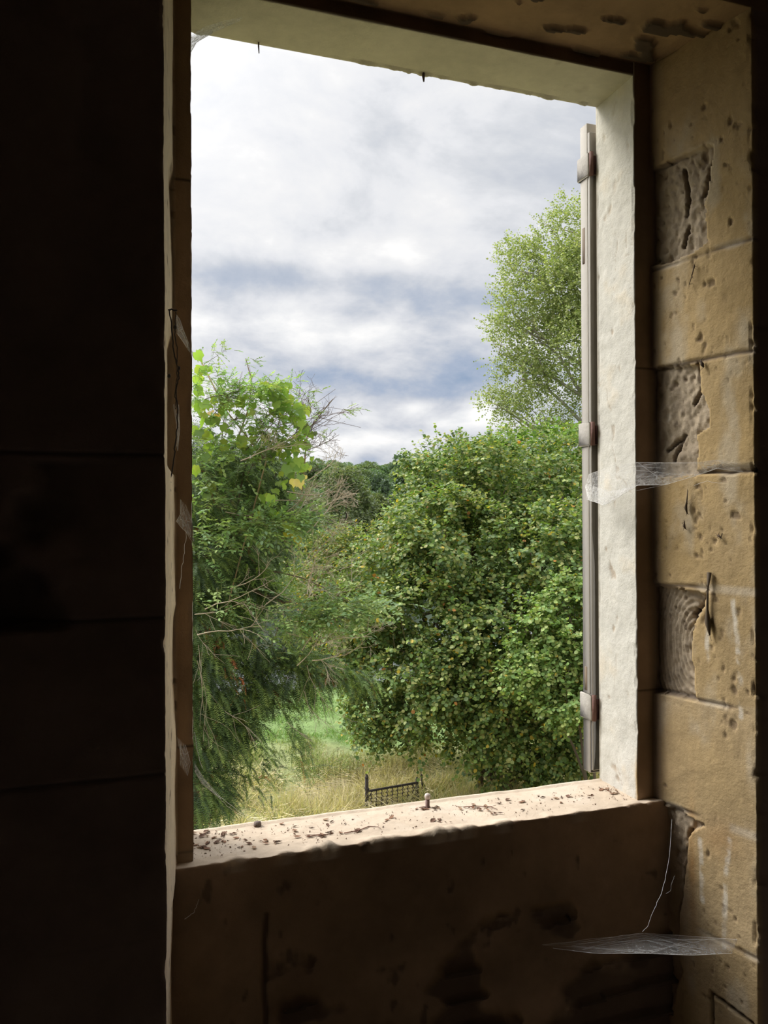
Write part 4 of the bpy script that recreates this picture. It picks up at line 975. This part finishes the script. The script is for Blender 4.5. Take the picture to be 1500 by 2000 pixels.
# --- climbing vine with big lime leaves
vb = ground_at(346, 7.2); vine = empty('climbing_vine', vb); tag(vine, 'climbing vine with large lime-yellow leaves draped over the top of the yew', 'vine'); bpy.context.view_layer.update()
mb = MB()
for pts in [[(352, 1500), (440, 1200), (520, 900), (560, 780), (600, 850), (590, 960)], [(520, 900), (440, 800), (385, 690)], [(560, 780), (520, 745)]]:
    P = np.array([at(a, b_, 6.65) for a, b_ in pts]); mb.tube(P, .006, 5, (.3, .22, .12))
P = np.array([vb, at(350, 1800, 7.0), at(352, 1500, 6.65)]); mb.tube(P, .012, 5, (.3, .22, .12)); mb.build('stem', m_twig, vine)
VP = np.array([[.26, .40, .07], [.22, .36, .07], [.32, .42, .08], [.18, .31, .08]])
mb = MB()
for (px, py, rx, ry, n_, pal) in [(386, 690, 5, 12, 3, VP*1.2), (390, 728, 14, 22, 9, VP), (392, 790, 20, 20, 9, VP), (440, 770, 60, 30, 22, VP*.85), (520, 765, 40, 24, 18, VP*.9), (545, 770, 26, 20, 16, VP), (575, 800, 24, 26, 16, VP*1.05), (560, 790, 10, 8, 3, np.array([[.75, .68, .05]])),
                              (588, 845, 20, 35, 18, VP), (590, 905, 26, 14, 9, VP*1.1), (545, 880, 60, 30, 14, VP*.9), (575, 910, 14, 30, 8, VP), (530, 980, 20, 30, 6, VP), (470, 860, 70, 40, 12, VP*.8), (400, 850, 25, 40, 8, VP*.7), (400, 900, 30, 60, 6, VP*.6), (565, 1015, 30, 12, 5, VP),
                              (420, 810, 10, 10, 3, np.array([[.7, .5, .15]])), (585, 930, 12, 14, 4, np.array([[.7, .62, .25]])), (500, 830, 80, 40, 14, VP*.75), (570, 1040, 12, 14, 3, np.array([[.6, .55, .1]])), (560, 960, 40, 40, 8, VP*.8)]:
    n_ = int(n_*1.15)+1; u = rng.normal(size=(n_, 2))*.55; P = np.array([at(px+rx*a, py+ry*b_, 6.35+rng.uniform(-.15, .15)) for a, b_ in u])
    sz = .074*rng.uniform(.55, 1.25, n_)
    leaves(mb, P, unit(np.array([.1, -.1, -1.0])+rng.normal(size=(n_, 3))*.45), unit(np.array([-.2, -.9, .45])+rng.normal(size=(n_, 3))*.45), sz, VINE, tones(n_, np.minimum(pal, .85), .15))
mb.build('leaves', m_vine, vine)

# ------------------------------------------------------------------ iron gate in the meadow
def box_between(mb, a, b, w_, col, up=(0, 0, 1)):
    a = np.array(a, float); b = np.array(b, float); d = b-a; L = np.linalg.norm(d); d = d/L; s_ = np.cross(d, up); s_ /= np.linalg.norm(s_); u = np.cross(s_, d)
    mb.box((a+b)/2, (L, w_, w_), np.stack([d, s_, u], 1), col, w_*.15)
IRON = np.array([.055, .045, .04])
ga = ground_at(714, 18.9); gb = ground_at(812, 19.5); ga[2] = at(714, 1586, 18.9)[2]; gb[2] = ga[2]
gate = empty('iron_gate', ga); tag(gate, 'small dark wrought iron gate panel with twisted lattice bars standing in the straw-coloured grass', 'gate'); bpy.context.view_layer.update()
gd = unit(gb-ga); gl = np.linalg.norm((gb-ga)[:2])
def post(base, top_px, d_, w_, par, name='post'):
    tz = at(*top_px, d_)[2]; h_ = tz-base[2]; mb = MB(); mb.box(base+[0, 0, h_*.45], (w_, w_, h_*.9), None, IRON, w_*.2)
    mb.lathe([(w_*.62, 0), (w_*.62, .03), (w_*.3, .045), (w_*.42, .06), (.004, h_*.1+.02)], base+np.array([0, 0, h_*.9]), 8, None, IRON)
    mb.box(base+np.array([0, 0, h_*.62]), (w_*1.35, w_*1.35, .04), None, IRON, .006); mb.box(base+np.array([0, 0, .05]), (w_*1.8, w_*1.8, .22), None, IRON, .01)
    return mb.build(name, m_iron, par)
post(ga, (713, 1511), 18.9, .075, gate); post(gb, (811, 1518), 19.5, .065, gate)
hr = .50
mb = MB(); box_between(mb, ga+[0, 0, hr], gb+[0, 0, hr], .045, IRON); mb.build('top_rail', m_iron, gate)
mb = MB(); box_between(mb, ga+[0, 0, .06], gb+[0, 0, .06], .035, IRON); mb.build('bottom_rail', m_iron, gate)
for q in range(9):
    f = (q+.8)/9.6; x0 = ga+(gb-ga)*f; mb = MB(); tz = np.linspace(.06, hr, 26)
    pth = x0[None]+np.stack([gd[0]*.012*np.sin(tz*60), gd[1]*.012*np.sin(tz*60), tz], 1); mb.tube(pth, .012, 5, IRON)
    for zz_ in np.arange(.12, hr-.02, .085):
        for sg in (-1, 1):
            c_ = x0+np.array([0, 0, zz_]); mb.tube([c_, c_+gd*sg*.028+[0, 0, .030], c_+gd*sg*.050+[0, 0, .026], c_+gd*sg*.052+[0, 0, .004]], .008, 4, IRON)
    mb.build('lattice_bar', m_iron, gate)
for f, L in ((0, 1), (1, -1)):
    mb = MB(); c_ = ga+(gb-ga)*f; P = [c_+gd*L*(.02+.16*t_)+np.array([0, 0, hr-.02-.20*(1-t_)**2]) for t_ in np.linspace(0, 1, 8)]; mb.tube(P, .010, 5, IRON); mb.build('scroll_brace', m_iron, gate)
gp = ground_at(823, 19.9); gp[2] = ga[2]+.02
gpo = empty('iron_gate_post', gp); tag(gpo, 'thin lone iron post with a slanting brace just right of the gate panel', 'post'); bpy.context.view_layer.update()
mb = MB(); h_ = at(819, 1510, 19.9)[2]-gp[2]; mb.tube([gp, gp+[-.01, 0, h_*.5], gp+[-.03, 0, h_*.96], gp+[-.032, 0, h_]], [.030, .026, .022, .005], 6, IRON); mb.build('post', m_iron, gpo)
mb = MB(); mb.tube([gp+[.16, 0, 0], gp+[.10, 0, .12], gp+[0, 0, .38]], [.035, .03, .012], 6, IRON); mb.build('brace', m_iron, gpo)

# ------------------------------------------------------------------ open shutter folded back on the outer wall
SHC = np.array([.42, .385, .335]); SHD = np.array([.26, .19, .13])
zt, zb_ = EYE+1.135, EYE-.745; Xs = 1.300; Y0, Y1 = Yout+.012, Yout+.058
shut = empty('window_shutter', (Xs, Yout+.03, zb_)); tag(shut, 'grey-beige painted wooden shutter opened outwards, its edge showing along the right jamb', 'shutter'); bpy.context.view_layer.update()
def sbox(name, lo, hi, col, mat=m_wood, par=shut, bev=.002):
    mb = MB(); lo = np.array(lo, float); hi = np.array(hi, float); mb.box((lo+hi)/2, hi-lo, None, col, bev); return mb.build(name, mat, par)
st1 = sbox('stile', (Xs, Y0+.010, zb_), (Xs+.075, Y1, zt), SHC); sbox('edge_bead', (Xs+.001, Y0-.002, zb_+.01), (Xs+.03, Y0+.0098, zt-.03), SHC*.80)
sbox('stile', (Xs+.48, Y0, zb_), (Xs+.555, Y1, zt), SHC)
for z0 in (zb_, zb_+.85, zt-.09): sbox('rail', (Xs+.0755, Y0, z0), (Xs+.4795, Y1, z0+.09), SHC)
mb = MB()
for z0, z1 in ((zb_+.09, zb_+.85), (zb_+.94, zt-.09)):
    for z_ in np.arange(z0+.02, z1-.01, .045):
        c_, s__ = math.cos(.7), math.sin(.7); mb.box((Xs+.2775, (Y0+Y1)/2, z_), (.40, .048, .007), [[1, 0, 0], [0, c_, -s__], [0, s__, c_]], SHC)
mb.build('slats', m_wood, shut)
for (ya, yb_, xe) in ((300, 346, 1139), (825, 871, 1140), (1355, 1405, 1143)):
    za, zb2 = at(1150, ya, 2.31)[2], at(1150, yb_, 2.31)[2]; mb = MB(); zc = (za+zb2)/2; hh = abs(za-zb2)
    mb.box((Xs+.012, Y0+.026, zc), (.036, .058, hh), None, SHC*.95, .003)
    mb.box((Xs+.016, Y0-.008, zc-.004), (.012, .004, hh*.8), None, np.array([.14, .06, .05]), .001)
    hg = mb.build('hinge', m_iron, shut); hg['label'] = 'thick painted hinge flaked with rust'; mb = MB(); mb.tube([(Xs+.004, Y0-.006, zc-hh/2), (Xs+.004, Y0-.006, zc+hh/2)], .0065, 8, np.array([.16, .08, .06])); mb.build('hinge_pin', m_iron, hg)['label'] = 'dark rusty hinge pin'
for (ya, yb_) in ((440, 512), (1303, 1350)):
    za, zb2 = at(1153, ya, 2.31)[2], at(1153, yb_, 2.31)[2]; sbox('inset_plate', (Xs-.0015, Y0+.022, min(za, zb2)), (Xs+.004, Y0+.036, max(za, zb2)), SHD*.8)

# ------------------------------------------------------------------ small things on and round the opening
def on_sill(px, py, z=ZSILL):
    r = ray(px, py); return CAM+r*((z-CAM[2])/r[2])
c_ = on_sill(835, 1577); c_[2] = ZSILL-.004
kn = empty('sill_peg', c_); tag(kn, 'little upright peg with a pale round head on the outer edge of the sill', 'peg'); bpy.context.view_layer.update()
mb = MB(); mb.lathe([(.0075, 0), (.0075, .006), (.0058, .008), (.0058, .026)], c_, 12, None, (.20, .12, .10)); mb.build('shank', m_peg, kn, True)
mb = MB(); mb.lathe([(.004, .025), (.0065, .027), (.0078, .031), (.0078, .035), (.006, .039), (.001, .041)], c_, 14, None, (.55, .47, .42)); mb.build('head', m_peg, kn, True)
c_ = on_sill(503, 1613); c_[2] = ZSILL-.004
mb = MB(); mb.lathe([(.009, 0), (.0095, .008), (.008, .014), (.002, .016)], c_, 9, None, (.16, .12, .10)); tag(mb.build('sill_stud', m_iron), 'low dark rusted stud on the left outer edge of the sill', 'stud')
for (px, py, L, lb) in ((505, 86, .028, 'thin rusty nail hanging from the painted head near the top left corner'), (827, 143, .024, 'stubby rusty hook under the painted head above the middle of the opening')):
    r = ray(px, py); q = r*((Yout-.012)/r[1])+CAM; q[2] = ZH+.012
    mb = MB(); mb.tube([q, q-[0, 0, .012+L*.4], q+np.array([.001, 0, -.012-L])], [.0022, .002, .0012] if L > .025 else [.004, .004, .0018], 6, (.08, .05, .045)); tag(mb.build('nail' if L > .025 else 'hook', m_iron), lb, 'nail' if L > .025 else 'hook')

# dead leaves and litter
def curled(kind):
    mb = MB(); n_, m_ = 6, 5; u = np.linspace(0, 1, n_)[:, None]; v = np.linspace(-1, 1, m_)[None]
    wdt = np.sin(math.pi*np.clip(u*.95+.03, 0, 1))**.8*(.30 if kind != 2 else .14)
    curl = (.9, .3, 1.2, .6)[kind]; bend = (.35, .9, .2, -.3)[kind]
    x = u+0*v; y = wdt*np.sin(v*curl)/curl; z = wdt*(1-np.cos(v*curl))/curl+np.abs(bend)*.25*np.abs(u-.5)*1.2+.03*np.sin(u*9+v*3)
    V = np.stack([x-.5, y, z], -1).reshape(-1, 3); V[:, 2] -= V[:, 2].min()
    i_ = np.arange(n_-1)[:, None]*m_; j_ = np.arange(m_-1)[None]; Fc = np.stack([i_+j_, i_+j_+1, i_+m_+j_+1, i_+m_+j_], -1).reshape(-1, 4)
    mb.add(V*.02, Fc, ((.17, .10, .07), (.24, .13, .08), (.11, .07, .055), (.30, .20, .13))[kind])
    o = mb.build('dead_leaf', m_litter, None, True); return o
dl = [curled(k) for k in range(4)]; dused = [False]*4
heaps = [('in the litter heap at the left end of the sill', [(395, 1632, 26, 9, 9), (430, 1640, 26, 9, 9), (400, 1655, 22, 8, 8), (455, 1635, 18, 7, 4)]),
         ('scattered on the left half of the sill', [(480, 1650, 30, 10, 5), (515, 1642, 20, 8, 3), (540, 1645, 14, 5, 3), (560, 1625, 40, 10, 4), (640, 1610, 40, 10, 5)]),
         ('in the reddish drift at the middle of the sill', [(620, 1634, 22, 4, 8), (660, 1628, 14, 3, 4), (700, 1622, 12, 3, 2)]),
         ('gathered round the little peg on the sill', [(825, 1582, 16, 3, 7), (850, 1580, 12, 4, 5)]),
         ('scattered on the right half of the sill', [(925, 1578, 28, 7, 9), (965, 1590, 10, 4, 4), (1010, 1570, 26, 8, 7), (1090, 1560, 40, 8, 6), (860, 1604, 14, 5, 4), (770, 1600, 50, 8, 4)]),
         ('in the litter heap at the foot of the right jamb', [(1180, 1544, 20, 5, 10), (1200, 1550, 14, 5, 5), (1145, 1556, 20, 6, 4)])]
for k, nm in enumerate(('small curled brown dead leaf', 'flat rusty brown dead leaf', 'dark shrivelled leaf stalk', 'pale tan dead leaf')):
    pass
for where, hs in heaps:
    for (px, py, sx, sy, n_) in hs:
        for _ in range(n_):
            k = int(rng.choice(4, p=[.32, .28, .28, .12])); p = on_sill(px+rng.normal()*sx*.55, py+rng.normal()*sy*.55)
            if not (Xl+.01 < p[0] < Xr-.01 and Yap+.012 < p[1] < Yout-.012): continue
            o = dl[k] if not dused[k] else copy_tree(dl[k]); dused[k] = True
            o.location = (p[0], p[1], ZSILL+.0015); o.rotation_euler = (rng.normal()*.12, rng.normal()*.12, rng.uniform(0, 6.28)); s_ = rng.uniform(.45, 1.05); o.scale = (s_, s_*rng.uniform(.8, 1.2), s_)
            kn_ = ('small curled brown dead', 'flat rusty brown dead', 'dark shrivelled dead', 'pale tan dead')[k]; tag(o, kn_+' leaf '+where, 'dead leaf', kn_+' leaves '+where)
mb = MB(); n_ = 900; px_ = rng.uniform(350, 1240, n_); f = rng.random(n_)
for a, f_ in zip(px_, f):
    y0 = 1626-(a-380)*.118; y1 = 1688-(a-345)*.134; p = on_sill(a, y0+(y1-y0)*(.06+.88*f_))
    if not (Xl-.03 < p[0] < Xr+.03 and Yap+.006 < p[1] < Yout-.006): continue
    if rng.random() > (.9 if (a < 500 or a > 1120) else .45): continue
    s_ = rng.uniform(.0010, .0034); mb.add(p+rng.normal(size=(4, 3))*s_*.6+[0, 0, .002], np.array([[0, 1, 2], [0, 2, 3], [0, 3, 1], [1, 3, 2]]), np.array([.20, .13, .09])*rng.uniform(.5, 1.6))
tag(mb.build('sill_grit', m_litter), 'fine brown grit and crumbs strewn over the stone sill', 'grit', kind='stuff')
for (pts, lb) in (([(672, 1629), (700, 1624), (720, 1616), (738, 1617)], 'thin brown twig lying on the sill left of the peg'), ([(905, 1578), (930, 1576), (958, 1577), (972, 1583)], 'crooked brown twig lying on the sill right of the peg'), ([(600, 1636), (625, 1632), (650, 1631)], 'reddish twig in the drift at the middle of the sill')):
    mb = MB(); P = np.array([on_sill(a, b_)+[0, 0, .0025] for a, b_ in pts]); mb.tube(P, [.0014]+[.0012]*(len(P)-2)+[.0006], 5, (.22, .11, .08))
    for q in range(4): a = P[rng.integers(len(P))]; mb.tube([a, a+np.array([rng.normal()*.010, rng.normal()*.010, .002])], .0006, 3, (.22, .12, .08))
    tag(mb.build('twig', m_twig), lb, 'twig')

# dry stalk hanging down the left splay
def wander(pts, d_, r, mb, n_=3, col=(.05, .042, .04)):
    P = np.array([at(a, b_, d_) for a, b_ in pts]); t_ = np.linspace(0, len(P)-1, len(P)*5); k = np.minimum(t_.astype(int), len(P)-2); f = (t_-k)[:, None]
    Q = P[k]*(1-f)+P[k+1]*f; Q = Q+rng.normal(size=Q.shape)*.0007; mb.tube(Q, r, 5, col)
    return Q
mb = MB(); Q = wander([(328, 606), (334, 604), (345, 607)], 1.60, .0016, mb); wander([(331, 608), (336, 650), (340, 690), (347, 720), (349, 736), (344, 760), (347, 800), (345, 850), (340, 890), (334, 930), (330, 955), (325, 980)], 1.60, .0014, mb)
wander([(343, 608), (342, 650), (346, 700), (346, 722)], 1.61, .0010, mb); wander([(347, 722), (341, 770), (344, 800)], 1.61, .0009, mb)
for (a, b_) in ((349, 720), (330, 735), (331, 958), (342, 640), (325, 978)):
    mb.lathe([(.001, -.004), (.0034, -.001), (.003, .003), (.001, .005)], at(a, b_, 1.6), 6, None, (.06, .05, .045))
tag(mb.build('dry_creeper_stalk', m_twig), 'dark dry creeper stalk hanging in a loop down the left reveal', 'stalk')

# crumbs and cases stuck on the right splay
def spl(px, py, off=.006):
    p = on_vplane(px, py, SA, SB); nn = np.array([-SD[1], SD[0], 0]); nn = nn*np.sign(nn @ (np.array([0, 0, 0])-np.array([p[0], p[1], 0]))); return p+nn*off
def hanging(pts, rs, lb, nm, colr, par=None):
    mb = MB(); P = np.array([spl(a, b_, .008) for a, b_ in pts]); mb.tube(P, rs, 7, colr)
    for q in range(14):
        k = rng.integers(len(P)); a = P[k]; mb.tube([a, a+rng.normal(size=3)*np.array([.004, .004, .006])], [.0009, .0004], 3, colr, cap=False)
    tag(mb.build(nm, m_twig), lb, 'debris')
hanging([(1347, 958), (1345, 980), (1343, 992), (1346, 1003)], [.0012, .002, .0042, .0015], 'small dark withered seed case hanging under the big cobweb on the stone', 'withered_case', (.12, .09, .06))
hanging([(1341, 1020), (1340, 1028), (1343, 1033)], [.001, .0035, .001], 'tiny dark crumb of debris below the withered case on the stone', 'debris_crumb', (.10, .07, .05))
hanging([(1389, 1118), (1386, 1150), (1385, 1190), (1386, 1215), (1390, 1240)], [.0060, .0022, .0034, .0080, .0020], 'long dark bagworm case hanging down the stone block', 'bagworm_case', (.13, .10, .07))
hanging([(1372, 704), (1375, 712), (1378, 718)], [.0015, .0048, .0015], 'small dark dead spider on the stone near the top joint', 'dead_spider', (.08, .06, .045))
hanging([(1407, 1046), (1412, 1050)], [.0035, .0012], 'dark speck of debris on the stone right of the withered case', 'debris_crumb', (.10, .07, .05))
hanging([(1360, 520), (1355, 540), (1350, 556)], [.0022, .0012, .0010], 'thin dark strand clinging to the upper stone block', 'dry_strand', (.14, .10, .07))

# cobwebs: translucent sheets with threads
def webgrid(up_, lo_, n_=22, m_=9, sag=.0, dens=1.0, edge=True):
    """up_, lo_: lists of (px, py, depth)"""
    def res(L):
        L = np.array([at(*q) for q in L]); t_ = np.linspace(0, len(L)-1, n_); k = np.minimum(t_.astype(int), len(L)-2); f = (t_-k)[:, None]; return L[k]*(1-f)+L[k+1]*f
    A, B = res(up_), res(lo_); v = np.linspace(0, 1, m_)[None, :, None]
    V = A[:, None]*(1-v)+B[:, None]*v; V = V+np.array([0, .6, -1.0])*(sag*4*v*(1-v)); V = V.reshape(-1, 3)
    i_ = np.arange(n_-1)[:, None]*m_; j_ = np.arange(m_-1)[None]; Fc = np.stack([i_+j_, i_+j_+1, i_+m_+j_+1, i_+m_+j_], -1).reshape(-1, 4)
    al = np.ones((n_, m_)); return V, Fc, al, A, B
def cobweb(label, sheets, threads=(), nm='cobweb'):
    c0 = at(*sheets[0][0][0]) if sheets else at(*threads[0][0][0]); t_ = empty(nm, c0); tag(t_, label, 'cobweb'); bpy.context.view_layer.update()
    if sheets:
        mb = MB(); tm = MB()
        for (u_, l_, sag, fn) in sheets:
            V, Fc, al, A, B = webgrid(u_, l_, sag=sag); n_, m_ = al.shape
            uu, vv = np.meshgrid(np.linspace(0, 1, n_), np.linspace(0, 1, m_), indexing='ij'); al = fn(uu, vv)
            mb.add(V, Fc, np.repeat(np.clip(al, 0, 1.3).reshape(-1, 1), 3, 1))
            G = V.reshape(n_, m_, 3)
            for q in range(10):
                a = G[rng.integers(0, n_//3), rng.integers(m_)]; b_ = G[rng.integers(n_*2//3, n_), rng.integers(m_)]; c_ = G[n_//2, rng.integers(m_)]
                tm.tube([a, c_+(a-c_)*.4*rng.random(), c_, b_], .00018, 3, cap=False)
            tm.tube(G[:, -1], .0004, 3, cap=False); tm.tube(G[:, 0], .00022, 3, cap=False)
        mb.build('web_sheet', m_web, t_, True); tm.build('threads', m_thread, t_)
    if threads:
        tm = MB()
        for (L, r) in threads:
            P = np.array([at(*q) for q in L]); s_ = np.linspace(0, len(P)-1, len(P)*4); k = np.minimum(s_.astype(int), len(P)-2); f = (s_-k)[:, None]; Q = P[k]*(1-f)+P[k+1]*f
            tm.tube(Q+rng.normal(size=Q.shape)*.0006, r, 3, cap=False)
        tm.build('loose_thread', m_thread, t_)
cobweb('large baggy cobweb stretched from the shutter across the right jamb to the stone',
       [([(1150, 926, 2.26), (1195, 910, 2.17), (1240, 903, 2.09), (1300, 904, 2.02), (1366, 903, 1.96)], [(1143, 950, 2.26), (1150, 978, 2.2), (1190, 986, 2.14), (1240, 948, 2.07), (1300, 947, 2.01), (1372, 925, 1.96)], .0, lambda u, v: .35+.75*v**2+.5*np.exp(-(u/.12)**2)),
        ([(1144, 945, 2.25), (1190, 960, 2.14), (1240, 950, 2.07)], [(1146, 975, 2.24), (1180, 987, 2.13), (1240, 952, 2.06)], .0, lambda u, v: .9+0*u),
        ([(1366, 903, 1.96), (1400, 898, 1.93), (1440, 905, 1.90)], [(1372, 925, 1.96), (1400, 915, 1.93), (1452, 922, 1.90)], .0, lambda u, v: .55+.4*(1-u))],
       [([(1355, 948, 1.97), (1380, 940, 1.95), (1410, 944, 1.93)], .0004)])
cobweb('wispy cobweb fanned across the top left corner of the opening',
       [([(372, 70, 1.84), (400, 52, 1.84), (440, 40, 1.84), (474, 34, 1.84)], [(372, 102, 1.84), (382, 84, 1.84), (410, 66, 1.84), (470, 40, 1.84)], .0, lambda u, v: 1.3-.5*u), ([(372, 74, 1.83), (392, 62, 1.83), (420, 56, 1.83)], [(372, 104, 1.83), (384, 82, 1.83), (414, 66, 1.83)], .0, lambda u, v: 1.2+0*u)])
cobweb('white cobweb funnel on the left jamb beside the loop of dry stalk',
       [([(343, 612, 1.66), (352, 625, 1.70), (362, 655, 1.74), (377, 690, 1.78)], [(345, 650, 1.66), (354, 662, 1.70), (364, 678, 1.74), (378, 698, 1.78)], .0, lambda u, v: .8+.4*u)])
cobweb('thin cobweb streaks down the left reveal beneath the funnel web',
       [([(338, 790, 1.66), (345, 830, 1.67), (343, 870, 1.67)], [(349, 790, 1.70), (351, 840, 1.70), (347, 880, 1.70)], .0, lambda u, v: .30+.25*u)])
cobweb('triangular cobweb across the left jamb with a hanging thread',
       [([(352, 975, 1.70), (352, 1005, 1.70), (344, 1018, 1.68)], [(362, 985, 1.73), (376, 1020, 1.76), (379, 1058, 1.77)], .0, lambda u, v: .35+.6*u)],
       [([(364, 1040, 1.74), (360, 1080, 1.73), (355, 1110, 1.71), (351, 1150, 1.70)], .0007), ([(343, 1018, 1.67), (362, 1038, 1.73), (380, 1066, 1.77)], .0004)])
cobweb('ragged cobweb on the lower left jamb trailing out over the sill',
       [([(346, 1440, 1.69), (352, 1470, 1.70), (352, 1495, 1.70)], [(362, 1455, 1.73), (372, 1490, 1.75), (366, 1515, 1.74)], .0, lambda u, v: .45+0*u),
        ([(380, 1490, 1.80), (398, 1520, 1.84), (430, 1555, 1.90)], [(380, 1506, 1.80), (394, 1530, 1.84), (432, 1562, 1.90)], .0, lambda u, v: .75-.4*u)],
       [([(380, 1430, 1.78), (386, 1470, 1.80), (395, 1502, 1.84)], .0005), ([(430, 1556, 1.90), (470, 1588, 1.98), (520, 1607, 2.02)], .00035), ([(378, 1462, 1.77), (360, 1475, 1.73)], .0004), ([(430, 1560, 1.9), (450, 1580, 1.95), (500, 1608, 2.0)], .0003)])
A0 = on_vplane(1050, 1845, (0, Yap), (1, Yap)); dA = (A0-CAM) @ F_; B0 = on_vplane(1440, 1850, SA, SB); dB = (B0-CAM) @ F_
cobweb('hammock cobweb slung across the lower right corner under the sill',
       [([(1060, 1846, dA-.03), (1150, 1838, dA-.05), (1250, 1822, dA+.02), (1340, 1828, dB+.07), (1440, 1835, dB-.01)], [(1080, 1852, dA-.05), (1160, 1862, dA-.11), (1260, 1862, dA-.15), (1350, 1866, dB-.06), (1430, 1862, dB-.02)], .0, lambda u, v: (.25+.5*v)*np.clip(u*2.2, .1, 1))],
       [([(1312, 1600, 1.93), (1307, 1677, 1.92), (1297, 1730, 1.91), (1282, 1767, 1.90), (1272, 1787, 1.90), (1267, 1807, 1.9), (1255, 1820, 1.9)], .00035), ([(1318, 1710, 1.90), (1312, 1725, 1.90), (1309, 1742, 1.90), (1300, 1745, 1.9)], .0003), ([(1060, 1845, dA-.03), (1180, 1832, dA-.02), (1255, 1822, dA)], .0004)])
cobweb('short white thread stuck on the shaded wall below the sill left end', [], [([(388, 1757, 1.69), (384, 1770, 1.69), (378, 1784, 1.69), (360, 1796, 1.69)], .0005)], 'spider_thread')
